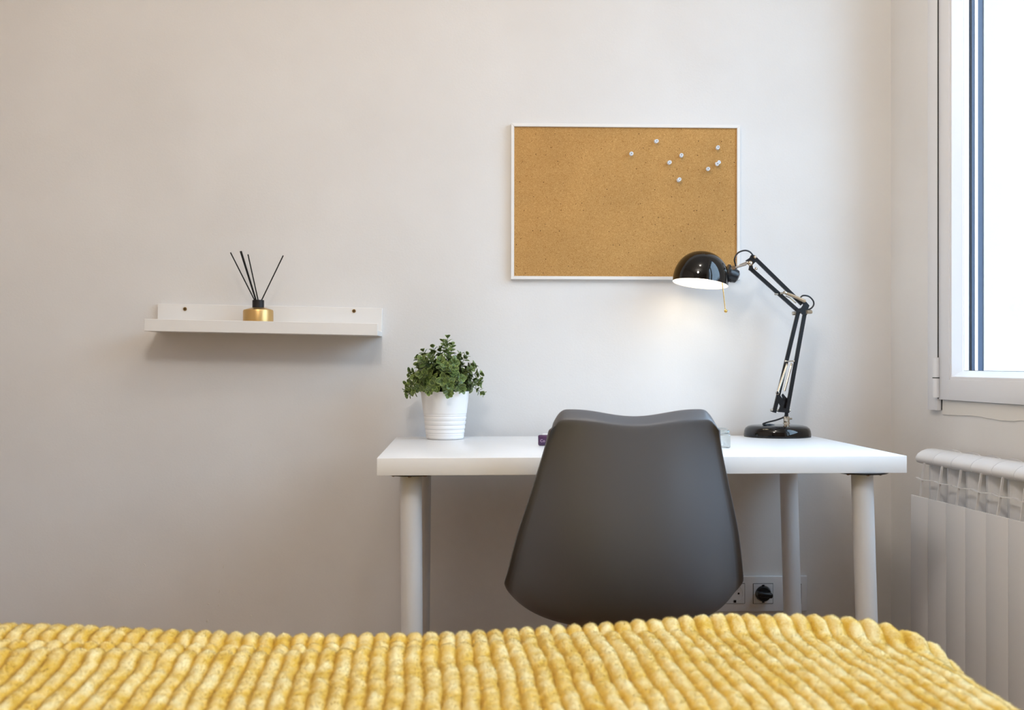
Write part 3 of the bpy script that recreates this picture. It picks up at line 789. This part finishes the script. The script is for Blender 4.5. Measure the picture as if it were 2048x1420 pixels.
PINS = [(1263, 307, 'leftmost clear push pin on the cork board'),
        (1313.5, 282, 'topmost clear push pin of the left cluster on the cork board'),
        (1339.5, 324.5, 'clear push pin left of and below its close neighbour, middle of the cork board cluster'),
        (1363, 310, 'clear push pin right of and above its close neighbour, middle of the cork board cluster'),
        (1436, 294.5, 'clear push pin at the upper right corner of the cork board'),
        (1416.5, 337.5, 'clear push pin just below left of the overlapping pair of pins'),
        (1438.5, 324, 'front push pin of the overlapping pair by the board\'s right edge'),
        (1435, 327.5, 'rear push pin of the overlapping pair, partly covered by the front one'),
        (1359, 358.5, 'lowest clear push pin on the cork board')]
for i, (px, py, lab) in enumerate(PINS):
    yb_ = YB - 0.0085
    p = at(px, py, yb_ - 0.0125)
    tx = random.uniform(-.12, .12); tz = random.uniform(-.12, .05)
    if i == 6: tx, tz = 0.35, 0.25
    if i == 7: tx, tz = -0.1, -0.1
    d = Vector((tx, -1, tz)).normalized()
    t0 = p - d * 0.0125
    o = bpy.data.objects.new('push_pin', None); COL.objects.link(o); o.location = (t0.x, yb_, t0.z) ; o.empty_display_size = .01
    o.rotation_mode = 'QUATERNION'; o.rotation_quaternion = Vector((0, 0, 1)).rotation_difference(d)
    tag(o, lab, 'push pin', 'clear push pins on the cork board')
    for nm, me in (('head', pin_head_me), ('needle', needle_me), ('dimple', dim_me)):
        c = bpy.data.objects.new(nm, me); COL.objects.link(c); c.parent = o

# ================================================================== SOCKETS
Ys = YB - 0.009
a, b = at(1425, 1152.5, Ys), at(1615, 1223, Ys)
sock = thing('socket_strip', 'white wall plate with sockets under the desk, black plug in the middle one', 'socket', ((a.x + b.x) / 2, YB, b.z))
bm = newbm(); box2(bm, (a.x, Ys, b.z), (b.x, YB, a.z), bev=0.003, seg=3); obj('wall_plate', bm, 'enamel', sock)
def recess(px, py, wpx, hpx, kind):
    c = at(px, py, Ys); s = 2.73 / F; w2, h2 = wpx * s / 2, hpx * s / 2
    bm = newbm(); box2(bm, (c.x - w2 - .0012, Ys - .0004, c.z - h2 - .0012), (c.x + w2 + .0012, Ys + .001, c.z + h2 + .0012)); obj('seam', bm, 'gap', sock)
    bm = newbm()
    if kind == 'round':
        # square face with a round well
        n = 40; r = w2 * .84; R4 = []
        inn = [bm.verts.new((c.x + r * math.cos(2 * PI * i / n), Ys - .002, c.z + r * math.sin(2 * PI * i / n))) for i in range(n)]
        def sq(i):
            a_ = 2 * PI * i / n; cx_, sx_ = math.cos(a_), math.sin(a_); m_ = max(abs(cx_), abs(sx_)); return c.x + w2 * cx_ / m_, c.z + h2 * sx_ / m_
        out = [bm.verts.new((sq(i)[0], Ys - .002, sq(i)[1])) for i in range(n)]
        outb = [bm.verts.new((sq(i)[0], Ys + .0005, sq(i)[1])) for i in range(n)]
        deep = [bm.verts.new((c.x + r * .97 * math.cos(2 * PI * i / n), Ys - .0005, c.z + r * .97 * math.sin(2 * PI * i / n))) for i in range(n)]
        for i in range(n):
            j = (i + 1) % n
            bm.faces.new((inn[i], inn[j], out[j], out[i])); bm.faces.new((out[i], out[j], outb[j], outb[i])); bm.faces.new((inn[i], inn[j], deep[j], deep[i]))
        bm.faces.new(deep)
        f_ = obj('socket_face', bm, 'enamel', sock)
        bm = newbm()
        for dx in (-.0095, .0095): cyl(bm, (c.x + dx, Ys - .0004, c.z), (c.x + dx, Ys - .0007, c.z), .0026, n=14)
        for dz in (-1, 1): box2(bm, (c.x - .003, Ys - .003, c.z + dz * (r - .001) - .003), (c.x + .003, Ys - .0007, c.z + dz * (r - .001) + .003))
        obj('contact_hole', bm, 'black_plastic', f_)
    else:
        box2(bm, (c.x - w2, Ys - .002, c.z - h2), (c.x + w2, Ys, c.z + h2), bev=.001); f_ = obj('antenna_face', bm, 'enamel', sock)
        bm = newbm()
        lathe(bm, [(.0035, 0), (.0052, 0), (.0052, .003), (.0035, .003), (.0035, 0)], 24, Matrix.Translation((c.x, Ys - .002, c.z - .003)) @ Matrix.Rotation(PI / 2, 4, 'X'))
        obj('jack', bm, 'black_plastic', f_)
        bm = newbm(); lathe(bm, [(0, 0), (.006, 0), (.006, .0012), (.0045, .002), (0, .002)], 24, Matrix.Translation((c.x, Ys - .002, c.z + .013)) @ Matrix.Rotation(PI / 2, 4, 'X'))
        obj('jack_cover', bm, 'enamel', f_)
    return c
recess(1469.5, 1187, 39, 39, 'round'); cpl = recess(1526, 1187, 39, 39, 'round'); recess(1591, 1188, 22, 39, 'antenna')
plug = thing('power_plug', 'round black power plug in the wall socket under the desk', 'plug', cpl + Vector((0, 0, -.018)))
bm = newbm(); lathe(bm, [(0, -.001), (.0188, -.001), (.0190, .002), (.0182, .008), (.0165, .011), (0, .0115)], 36, Matrix.Translation((cpl.x, Ys - .001, cpl.z)) @ Matrix.Rotation(PI / 2, 4, 'X')); obj('plug_body', bm, 'black_plastic', plug)
bm = newbm(); box2(bm, (-.0205, -.030, -.0062), (.018, -.008, .0062), Matrix.Translation((cpl.x, Ys, cpl.z + .001)) @ Matrix.Rotation(.12, 4, 'Y'), bev=.004, seg=3); obj('grip', bm, 'black_plastic', plug)

# ================================================================== PLANT
Yp = 2.597; sp_ = Yp / F
pc = at(890, 870, Yp); zr, zb0 = at(890, 782.5, Yp).z, DT
rt, rb = 48.5 * sp_, 37.2 * sp_
Hh = zr - zb0
plant = thing('potted_plant', 'small green leafy plant in a white pot on the desk', 'plant', (pc.x, Yp, DT))
def rad(f): return rb + (rt - rb) * f
prof = [(0, 0.0), (rb - .003, 0.0), (rb - .001, .001), (rb, .003)]
grooves = [0.12, 0.20, 0.29, 0.385, 0.475, 0.52]
f_ = 0.04
while f_ < 0.985:
    g = sum(.00105 * math.exp(-((f_ - q) / .011) ** 2) for q in grooves)
    bul = .0005 * math.sin(f_ * 60) if f_ < .5 else 0
    prof.append((rad(f_) - g + bul * .6, f_ * Hh)); f_ += 0.008
prof += [(rt + .0004, Hh - .001), (rt, Hh), (rt - .0012, Hh), (rt - .002, Hh - .003), (rt - .004, Hh - .012), (0, Hh - .012)]
bm = newbm(); lathe(bm, prof, 64, Matrix.Translation((pc.x, Yp, DT + .0003))); obj('pot', bm, 'pot', plant, ang=60)
bm = newbm(); lathe(bm, [(rt - .0045, Hh - .011), (rt * .6, Hh - .004), (rt * .3, Hh), (0, Hh + .002)], 32, Matrix.Translation((pc.x, Yp, DT))); obj('soil', bm, 'soil', plant)
# leaf mesh, unit length along +Y, normal +Z
def leaf_mesh():
    me = bpy.data.meshes.new('leaf'); rows = [(0, .03), (.14, .26), (.34, .41), (.56, .45), (.76, .38), (.91, .22), (1.0, .02)]
    vs, fs, ed = [], [], []
    for y, hw_ in rows:
        cz = -.22 * (y - .35) ** 2 + .02
        for q in (-1, -.62, 0, .62, 1):
            vs.append((q * hw_, y, cz + .16 * abs(q) * hw_ * 1.2)); ed.append(1.0 if abs(q) == 1 or y > .95 else (0.12 if abs(q) > .5 else 0.22))
    for r in range(len(rows) - 1):
        for k in range(4): i = r * 5 + k; fs.append((i, i + 1, i + 6, i + 5))
    me.from_pydata(vs, [], fs); me.update()
    a_ = me.attributes.new('edge', 'FLOAT', 'POINT'); a_.data.foreach_set('value', ed)
    me.polygons.foreach_set('use_smooth', [True] * len(me.polygons)); me.materials.append(M['leaf'])
    return me, vs, fs, ed
lme, lv, lf, led = leaf_mesh()
leaves = []; cz0 = Vector((pc.x, Yp, zr - .006))
stems = 60
for i in range(stems):
    az = i * 2.39996 + random.uniform(-.25, .25)
    f = (i + .5) / stems; pol = math.radians(8 + 84 * f ** .75) + random.uniform(-.08, .08)
    # dome-shaped crown
    reach = 0.088 + 0.012 * math.sin(3 * az + 1)
    Lh = (0.120 if math.cos(az) > -.2 else .108) * math.cos(pol) ** 1.0 + 0.02
    end = Vector((math.sin(pol) * math.cos(az) * reach, math.sin(pol) * math.sin(az) * reach * .95, max(0.0, Lh) * random.uniform(.74, .96)))
    end.z -= 0.016 * math.sin(pol); end.x -= 0.010
    st = Vector((math.cos(az), math.sin(az), 0)) * rt * random.uniform(.15, .55)
    midp = st * .9 + (end - st) * .5 + Vector((0, 0, .018 * math.sin(pol)))
    pts = curve([cz0 + st, cz0 + midp, cz0 + end], 14)
    bm = newbm(); tube(bm, pts, [.0011 - .0005 * k / (len(pts) - 1) for k in range(len(pts))], 5); obj('stem', bm, 'stem', plant)
    nn = 8; ro = random.uniform(0, PI)
    for k in range(nn):
        f2 = .42 + .58 * k / (nn - 1); idx = min(len(pts) - 1, int(round(f2 * (len(pts) - 1)))); p = pts[idx]
        t = (pts[min(idx + 1, len(pts) - 1)] - pts[max(idx - 1, 0)]).normalized()
        sz = (.0185 - .0065 * (k / (nn - 1)) ** 1.2) * random.uniform(.85, 1.12)
        x = t.orthogonal().normalized(); y = t.cross(x); aa = ro + k * PI / 2
        for s_ in (0, PI):
            rd = x * math.cos(aa + s_) + y * math.sin(aa + s_)
            up = .25 + .75 * (k / (nn - 1)) ** 2
            d = (rd + t * (up + random.uniform(-.15, .15))).normalized()
            nrm = (t - d * t.dot(d)).normalized(); nrm = (nrm + rd.cross(t) * random.uniform(-.35, .35)).normalized()
            nrm = (nrm - d * nrm.dot(d)).normalized(); xx = d.cross(nrm)
            m_ = Matrix((xx * sz, d * sz, nrm * sz)).transposed().to_4x4(); m_.translation = p + d * .0012
            if (p + d * sz).y < YB - .004: leaves.append((m_, p))
        if k == nn - 1:
            for s_ in (0, PI * .5):
                d = (t + x * random.uniform(-.3, .3) + y * random.uniform(-.3, .3)).normalized(); xx = d.orthogonal().normalized(); nrm = xx.cross(d)
                m_ = Matrix((xx * .006, d * .009, nrm * .006)).transposed().to_4x4(); m_.translation = p; leaves.append((m_, p))
leaves.sort(key=lambda q: q[1].y - .25 * abs(q[1].z - zr) - .35 * (q[1] - cz0).length)
pinv = worldm(plant).inverted()
for m_, p in leaves[:298]:
    o = bpy.data.objects.new('leaf', lme); COL.objects.link(o); o.parent = plant
    mm = pinv @ m_; o.matrix_local = mm
V, Fc, E_ = [], [], []
for m_, p in leaves[298:]:
    b0 = len(V); mm = pinv @ m_
    V += [tuple(mm @ Vector(v)) for v in lv]; Fc += [tuple(i + b0 for i in f) for f in lf]; E_ += led
me = bpy.data.meshes.new('foliage'); me.from_pydata(V, [], Fc); me.update(); me.materials.append(M['leaf'])
a_ = me.attributes.new('edge', 'FLOAT', 'POINT'); a_.data.foreach_set('value', E_); me.polygons.foreach_set('use_smooth', [True] * len(me.polygons))
o = bpy.data.objects.new('foliage', me); COL.objects.link(o); o.parent = plant; tag(o, kind='stuff')

# ================================================================== DESK LAMP
YL = 2.63
lb = at(1553.5, 862, 2.66)
lamp = thing('desk_lamp', 'black jointed arm desk lamp, switched on, at the right end of the desk', 'lamp', (lb.x, 2.655, DT))
rB = 66.5 * 2.655 / F
bm = newbm()
hB = .0275
lathe(bm, [(0, 0), (rB - .0005, 0), (rB - .0005, .0022)], 64, Matrix.Translation((lb.x, 2.655, DT)))
obj('base_gasket', bm, 'black_plastic', lamp)
bm = newbm()
lathe(bm, [(rB - .0008, .0022), (rB, .003), (rB, .006), (rB - .001, .014), (rB - .004, .0205), (rB - .010, .025), (rB - .018, .0272), (rB * .5, .0285), (0, .029)], 72, Matrix.Translation((lb.x, 2.655, DT)))
obj('base', bm, 'gloss_black', lamp)
def L(px, py, dy=0.0): return at(px, py, YL + dy)
ztop = DT + .0285
# socket column
cpt = L(1573, 850); 
bm = newbm(); cx_, cy_ = cpt.x, cpt.y
lathe(bm, [(.0065, 0), (.0065, .0035), (.0085, .0035), (.0085, .0065), (.0065, .0065), (.0072, .010), (.0074, .012), (.0072, L(1573, 833).z - ztop), (.003, L(1573, 832.5).z - ztop)], 24, Matrix.Translation((cx_, cy_, ztop)))
obj('post', bm, 'nickel', lamp)
bm = newbm(); cyl(bm, (cx_ + .006, cy_, ztop + .016), (cx_ + .013, cy_ - .001, ztop + .016), .0022, n=12); obj('set_screw', bm, 'nickel', lamp)
bm = newbm(); cyl(bm, L(1573, 834), L(1573, 822), .0045, n=16); 
# lower bracket: plate between the two arms
pl = [(1553, 785), (1562, 793), (1571, 803), (1577, 800), (1573, 812), (1578, 824), (1566, 826), (1553, 822), (1560, 808), (1552, 796)]
def plate(bm, pxs, dy, th):
    A = [bm.verts.new(L(x, y, dy)) for x, y in pxs]; B = [bm.verts.new(L(x, y, dy) + Vector((0, th, 0))) for x, y in pxs]; n = len(A)
    bm.faces.new(A); bm.faces.new(B[::-1])
    for i in range(n): bm.faces.new((A[i], A[(i + 1) % n], B[(i + 1) % n], B[i]))
plate(bm, [(1553, 786), (1560, 790), (1570, 805), (1566, 815), (1578, 818), (1579, 826), (1556, 824), (1560, 812), (1553, 798)], -.006, .002)
plate(bm, [(1566, 787), (1570, 792), (1577, 800), (1576, 822), (1563, 824), (1568, 808), (1563, 790)], .005, .002)
obj('lower_bracket', bm, 'satin_black', lamp)
bm = newbm()
cyl(bm, L(1543, 820.5), L(1581, 820.5), .0018, n=12)
for x0, x1 in ((1541, 1546), (1551, 1557), (1559, 1564), (1565.5, 1569), (1574, 1581)): cyl(bm, L(x0, 820.5), L(x1, 820.5), .0032, n=14)
obj('hinge_bolt', bm, 'nickel', lamp)
# lower arms
def arm(p0, p1, dy, name='lower_arm'):
    bm = newbm(); a, b = L(*p0, dy), L(*p1, dy)
    # U channel: web and two flanges
    z = (b - a).normalized(); y = Vector((0, 1, 0)); x = y.cross(z)
    bar(bm, a, b, .0090, .0014, ext=.004)
    for s_ in (-1, 1): bar(bm, a + x * s_ * .0040 + y * .003, b + x * s_ * .0040 + y * .003, .0012, .0060, ext=.004, bev=.0003)
    return obj(name, bm, 'satin_black', lamp)
arm((1549.5, 822), (1597.5, 622), -.004); arm((1575, 820), (1610.5, 624), -.004)
# upper arms
arm((1513, 519), (1602, 606), -.004, 'upper_arm'); arm((1502.5, 538), (1597, 622), -.004, 'upper_arm')
# elbow bracket
bm = newbm()
plate(bm, [(1604, 598), (1613, 604), (1619, 611), (1616, 619), (1614, 630), (1604, 629), (1601, 624), (1592, 627), (1593, 618), (1602, 616), (1606, 610)], -.010, .002)
plate(bm, [(1604, 598), (1613, 604), (1619, 611), (1616, 619), (1614, 630), (1604, 629), (1601, 624), (1592, 627), (1593, 618), (1602, 616), (1606, 610)], .007, .002)
obj('elbow_bracket', bm, 'satin_black', lamp)
bm = newbm()
cyl(bm, L(1589, 626.5), L(1618, 625), .0016, n=10)
cyl(bm, L(1584.5, 627), L(1590.5, 626.5), .0045, n=18)
obj('elbow_bolt', bm, 'nickel', lamp)
bm = newbm(); cyl(bm, L(1613, 624, -.012), L(1622, 624, -.004), .0048, n=18); obj('wing_knob', bm, 'nickel', lamp)
# springs
def spring(a, b, r=.0028, turns=26, nm='spring'):
    a, b = Vector(a), Vector(b); z = (b - a); Ln = z.length; z.normalize(); x = z.orthogonal().normalized(); y = z.cross(x)
    pts = []; n = turns * 8
    for i in range(n + 1): t = i / n; an = 2 * PI * turns * t; pts.append(a + z * Ln * t + (x * math.cos(an) + y * math.sin(an)) * r)
    bm = newbm(); tube(bm, pts, .00085, 4); cyl(bm, a, b, r * .9, n=8); return obj(nm, bm, 'nickel', lamp)
spring(L(1574.5, 728, -.010), L(1556, 782, -.010)); spring(L(1583.5, 727, .006), L(1569, 782, .006), .0024)
bm = newbm(); cyl(bm, L(1571, 722.5, -.012), L(1588, 722, -.002), .0017, n=10)
for x in (1571.5, 1587.5): ball(bm, L(x, 722.3, -.012 if x < 1580 else -.003), .0028)
obj('spring_pin', bm, 'nickel', lamp)
bm = newbm()
rg = [L(1555 + 3.2 * math.cos(t), 786 + 3.2 * math.sin(t), -.010) for t in np.linspace(0, 2 * PI, 17)]
tube(bm, rg, .0007, 5, cap=False); obj('spring_eye', bm, 'nickel', lamp)
spring(L(1571.5, 586, -.012), L(1611, 603, -.012), .0036, 34)
bm = newbm(); cyl(bm, L(1549, 588, -.012), L(1556, 588.5, -.012), .0022, n=10); cyl(bm, L(1560, 587, -.012), L(1570, 585.5, -.012), .0026, n=12); ball(bm, L(1569.5, 585, -.013), .0042)
obj('spring_pin', bm, 'nickel', lamp)
bm = newbm(); tube(bm, curve([L(1571, 592, -.010), L(1580, 596, -.010), L(1588, 603, -.010), L(1592, 606, -.010)], 12), .001, 6); obj('spring_hook', bm, 'chrome', lamp)
# head bracket
bm = newbm()
plate(bm, [(1491, 521), (1499, 516), (1502, 510), (1509, 510), (1515, 517), (1517, 524), (1509, 524), (1505, 530), (1500, 541), (1497, 540), (1499, 530)], -.009, .002)
plate(bm, [(1493, 521), (1499, 516), (1502, 510), (1509, 510), (1515, 517), (1512, 523), (1505, 530), (1507, 539), (1499, 541), (1499, 530)], .006, .002)
obj('head_bracket', bm, 'satin_black', lamp)
for (x, y, r) in ((1500.5, 526.5, .0062), (1510.5, 514, .0036), (1512, 537, .0036)):
    bm = newbm(); cyl(bm, L(x, y, -.008), L(x, y, -.016), r, n=20); ball(bm, L(x, y, -.016), r * .82, 14, s=(1, .5, 1)); obj('bolt', bm, 'nickel', lamp)
bm = newbm(); bar(bm, L(1480, 531.5, -.006), L(1496, 525, -.006), .0075, .008); cyl(bm, L(1468, 536, -.010), L(1492, 529, -.010), .0028, n=14)
obj('head_rod', bm, 'chrome', lamp)
bm = newbm(); cyl(bm, L(1467, 535.5, -.004), L(1467, 535.5, -.020), .0050, n=20); obj('head_bolt', bm, 'nickel', lamp)
# lamp holder
bm = newbm()
a, b = L(1455, 541, -.004), L(1479, 539, -.004)
d_ = (b - a).normalized(); m_ = Matrix.Translation(L(1451, 545, -.004)) @ rot_to(L(1480, 553, -.004) - L(1451, 542, -.004))
lathe(bm, [(0, 0), (.021, 0), (.022, .004), (.019, .008), (.0175, .013), (.017, .022), (.0155, .029), (.010, .0325), (0, .0335)], 32, m_)
obj('lamp_holder', bm, 'satin_black', lamp)
bm = newbm(); box(bm, (0, 0, 0), (.009, .004, .010), Matrix.Translation(L(1460, 560, -.012)) @ Matrix.Rotation(.3, 4, 'Y'), .0008); cyl(bm, L(1461, 559, -.013), L(1461, 559, -.017), .0013, n=8); obj('clip', bm, 'black_plastic', lamp)
# shade
shc = L(1400.5, 567.5, -.005)
Rs = 56.0 * (YL - .005) / F
hS = 66 * (YL - .005) / F
# local z = axis to the dome top; tilted 7 deg in the picture plane, a few degrees towards the room
Ms = Matrix.Translation(shc) @ Matrix.Rotation(math.radians(7.2), 4, 'Y') @ Matrix.Rotation(math.radians(-5.0), 4, 'X')
prof = [(Rs, 0)]
for k in range(1, 25):
    t = k / 24 * PI / 2; e = .93
    prof.append((Rs * abs(math.cos(t)) ** e, .006 + (hS - .006) * math.sin(t) ** e))
prof[-1] = (0, hS)
bm = newbm(); lathe(bm, prof, 72, Ms); shade = obj('lamp_shade', bm, 'gloss_black', lamp, ang=80)
th_ = .0012
prof2 = [(Rs, 0), (Rs - th_, 0)] + [(max(0, r - th_), z - (th_ if i > 3 else 0)) for i, (r, z) in enumerate(prof[1:])]
prof2[-1] = (0, hS - th_)
bm = newbm(); lathe(bm, prof2, 72, Ms); obj('shade_lining', bm, 'shade_white', shade, ang=80)
bm = newbm(); lathe(bm, [(0, hS), (.0035, hS + .0002), (.003, hS + .002), (0, hS + .0026)], 16, Ms @ Matrix.Rotation(math.radians(-30), 4, 'X')) ; bm.free()
# bulb
bm = newbm(); ball(bm, Ms @ Vector((0.004, 0, .026)), .020, 20); bulb = obj('bulb', bm, 'bulb', lamp)
# pull / turn rod
bm = newbm(); cyl(bm, L(1444, 560, -.03), L(1450.5, 619, -.03), .0011, n=8); ball(bm, L(1451.5, 622, -.03), .0042, 14); obj('switch_rod', bm, 'brass', lamp)
# cables
bm = newbm(); tube(bm, curve([L(1474, 547, .002), L(1471, 530, .002), L(1469, 518, .0), L(1476, 506, .0), L(1489, 501, .0), L(1500, 504, .0), L(1508, 514, .0), L(1512, 522, .004)], 56), .0019, 8); obj('cable', bm, 'black_plastic', lamp)
bm = newbm(); tube(bm, curve([L(1598, 603, .0), L(1602, 594, .0), L(1608, 591, .0), L(1618, 593, .0), L(1626, 601, .0), L(1627.5, 609, .0), L(1623, 616, .0), L(1615, 620, .0)], 56), .0019, 8); obj('cable', bm, 'black_plastic', lamp)
bm = newbm(); zc = DT + hB
tube(bm, curve([L(1571, 828, .002), L(1568, 834, .002), L(1553, 840, .004), L(1537, 844, .004), L(1526, 848, .004), L(1532, 849.5, .004), L(1540, 849, .006), L(1552, 852, .008)], 56), .0020, 8); obj('cable', bm, 'black_plastic', lamp)

# ================================================================== SMALL THINGS BEHIND THE CHAIR
p0 = atz(1077, 892, DT)
pb = thing('purple_case', 'small dark purple case with pale print behind the chair\'s left edge, on the desk', 'case', (p0.x + .03, p0.y, DT))
Mp = Matrix.Translation((p0.x, p0.y, DT)) @ Matrix.Rotation(-.10, 4, 'Z') @ Matrix.Rotation(.0, 4, 'Y')
bm = newbm(); box2(bm, (-.001, 0, .0008), (.085, .012, .0235), Mp, bev=.003, seg=3); obj('body', bm, 'purple', pb)
bm = newbm(); box2(bm, (.008, .002, .0230), (.080, .010, .0262), Mp, bev=.001); obj('lid', bm, 'pvc', pb)
cu = bpy.data.curves.new('print', 'FONT'); cu.body = 'Co'; cu.size = .0085; cu.extrude = .0001
tmp = bpy.data.objects.new('tmp', cu); COL.objects.link(tmp); bpy.context.view_layer.update()
tme = bpy.data.meshes.new_from_object(tmp.evaluated_get(bpy.context.evaluated_depsgraph_get())); bpy.data.objects.remove(tmp)
tme.materials.clear(); tme.materials.append(M['pink_print'])
t_ = bpy.data.objects.new('lettering', tme); COL.objects.link(t_); t_.parent = pb
t_.matrix_local = worldm(pb).inverted() @ Mp @ Matrix.Translation((.0035, -.0003, .0085)) @ Matrix.Rotation(PI / 2, 4, 'X')

# clear blister box, right of the chair back
q1 = atz(1461.5, 897, DT)
Yq = q1.y
cb = thing('clear_plastic_box', 'clear plastic box with a rounded lid behind the chair\'s right edge, on the desk', 'box', (q1.x - .04, Yq + .03, DT))
hq = at(1450, 868, Yq + .05).z - DT
bm = newbm(); box2(bm, (q1.x - .085, Yq, DT + .0005), (q1.x, Yq + .075, DT + .030), bev=.003, seg=3); obj('tray', bm, 'clear_plastic', cb)
bm = newbm()
for k, hgt in enumerate((.040, .0345)):
    pts = curve([(q1.x - .0, Yq + .03, DT + .0295), (q1.x - .001, Yq + .03, DT + hgt - .004), (q1.x - .006, Yq + .03, DT + hgt), (q1.x - .04, Yq + .03, DT + hgt + .001), (q1.x - .078, Yq + .03, DT + hgt), (q1.x - .085, Yq + .03, DT + .0295)], 40)
    tube(bm, pts, .0011, 6)
obj('rim', bm, 'clear_plastic', cb)
bm = newbm(); box2(bm, (q1.x - .084, Yq + .002, DT + .0305), (q1.x - .001, Yq + .073, DT + .0385), bev=.0035, seg=3); obj('lid', bm, 'clear_plastic', cb)

# ================================================================== RADIATOR
ru0 = 0.2985; pit = 0.0767; NSEC = 14
rad_ = thing('radiator', 'white aluminium sectional radiator under the window', 'radiator', RW @ Vector((ru0, -.05, 0)), rot=RW.to_euler())
Rinv = worldm(rad_).inverted() @ RW
g = .0013; W_ = pit - g
def extr(bm, prof, x0, x1):
    """profile in (n, z), extruded along u"""
    A = [bm.verts.new((x0, n, z)) for n, z in prof]; B = [bm.verts.new((x1, n, z)) for n, z in prof]; k = len(A)
    bm.faces.new(A[::-1]); bm.faces.new(B)
    for i in range(k): bm.faces.new((A[i], A[(i + 1) % k], B[(i + 1) % k], B[i]))
def rlocal(name, bm, parent, off):
    bmesh.ops.transform(bm, matrix=Matrix.Translation((-off[0], -off[1], -off[2])), verts=bm.verts)
    o = obj(name, bm, 'enamel', None, local=True, ang=40); o.parent = parent; return o
def first_section():
    s = bpy.data.objects.new('section', None); COL.objects.link(s); s.parent = rad_; s.empty_display_size = .03
    bm = newbm()
    cap = [(-.028, .722), (-.034, .7265), (-.046, .7285), (-.060, .7275), (-.073, .7235), (-.082, .7175), (-.0870, .710), (-.0875, .7035), (-.0840, .6985), (-.077, .696),
           (-.079, .701), (-.078, .709), (-.070, .7165), (-.058, .7205), (-.044, .722), (-.033, .7195)]
    extr(bm, cap, 0, W_)
    rlocal('cap', bm, s, (0, 0, 0))
    bm = newbm()
    box2(bm, (0, -.0985, .13), (W_, -.0945, .6265), bev=.0012, seg=2)
    rlocal('front_panel', bm, s, (0, 0, 0))
    bm = newbm(); m_ = W_ / 2
    # centre fin from cap to panel
    A = [(-.0835, .7000), (-.0880, .7000), (-.0985, .6260), (-.0940, .6200)]
    extr(bm, A, m_ - .0011, m_ + .0011)
    rlocal('centre_fin', bm, s, (0, 0, 0))
    bm = newbm()
    # level fin half way, bowed, narrowing to the back
    for sgn in (-1, 1):
        P_ = []
        for k in range(9):
            t = k / 8; x = m_ + sgn * t * (W_ / 2); P_.append((x, -.0935 + .006 * t ** 2, .6625 + .0015 * t))
        top = [bm.verts.new((x, n, z + .0009)) for x, n, z in P_]; bot = [bm.verts.new((x, n, z - .0009)) for x, n, z in P_]
        topb = [bm.verts.new((x, n + .007, z + .0009)) for x, n, z in P_]; botb = [bm.verts.new((x, n + .007, z - .0009)) for x, n, z in P_]
        for k in range(8):
            bm.faces.new((top[k], top[k + 1], topb[k + 1], topb[k])); bm.faces.new((bot[k], bot[k + 1], botb[k + 1], botb[k])); bm.faces.new((top[k], top[k + 1], bot[k + 1], bot[k]))
    rlocal('cross_fin', bm, s, (0, 0, 0))
    bm = newbm()
    # water tube with two curved convector wings and the rear plate
    for zz0, zz1 in ((.14, .70),):
        lathe(bm, [(0, zz0), (.013, zz0), (.013, zz1), (0, zz1)], 20, Matrix.Translation((m_, -.052, 0)) @ Matrix.Diagonal((1, 1.5, 1, 1)))
    for sgn in (-1, 1):
        pr = []
        for k in range(8):
            t = k / 7; pr.append((m_ + sgn * (.002 + (W_ / 2 - .003) * math.sin(t * PI / 2)), -.070 + .040 * (1 - math.cos(t * PI / 2))))
        zs = lambda t: .625 + 0.0 * t
        lo = [bm.verts.new((x, n, .15)) for x, n in pr]; hi = [bm.verts.new((x, n, .7000 + .012 * (i / 7))) for i, (x, n) in enumerate(pr)]
        for k in range(7): bm.faces.new((lo[k], lo[k + 1], hi[k + 1], hi[k]))
    rlocal('core', bm, s, (0, 0, 0))
    bm = newbm()
    # rear plate with an arched top edge
    n_ = 10; A = []; B = []
    for k in range(n_ + 1):
        t = k / n_; x = .002 + (W_ - .004) * t; zt2 = .7225 + .006 * (1 - (2 * t - 1) ** 2)
        A.append(((x, -.016, zt2), (x, -.016, .14))); 
    VA = [(bm.verts.new(a), bm.verts.new(b), bm.verts.new((a[0], a[1] - .0022, a[2])), bm.verts.new((b[0], b[1] - .0022, b[2]))) for a, b in A]
    for k in range(n_):
        a, b = VA[k], VA[k + 1]
        bm.faces.new((a[0], b[0], b[1], a[1])); bm.faces.new((a[2], a[3], b[3], b[2])); bm.faces.new((a[0], a[2], b[2], b[0]))
    rlocal('rear_plate', bm, s, (0, 0, 0))
    # header tubes
    bm = newbm()
    for zz in (.18, .56): cyl(bm, (-.0012, -.052, zz), (W_ + .0012, -.052, zz), .018, n=18)
    rlocal('header_pipe', bm, s, (0, 0, 0))
    return s
s0 = first_section(); base_m = Rinv @ Matrix.Translation((ru0, 0, 0))
s0.matrix_local = base_m
for k in range(1, NSEC):
    s = dup(s0); s.parent = rad_; s.matrix_local = Rinv @ Matrix.Translation((ru0 + k * pit, 0, 0))
for uu in (ru0 + .12, ru0 + NSEC * pit - .12):
    bm = newbm(); box2(bm, (uu - .012, -.05, .52), (uu + .012, -.0, .58), bev=.002); bmesh.ops.transform(bm, matrix=RW, verts=bm.verts); obj('bracket', bm, 'enamel', rad_)
for zz in (.18,):
    bm = newbm(); ub = ru0 + NSEC * pit
    tube(bm, [RW @ Vector(p) for p in ((ub, -.052, zz), (ub + .05, -.052, zz), (ub + .055, -.052, zz - .02), (ub + .055, -.052, 0.0))], .009, 12); obj('pipe', bm, 'enamel', rad_)
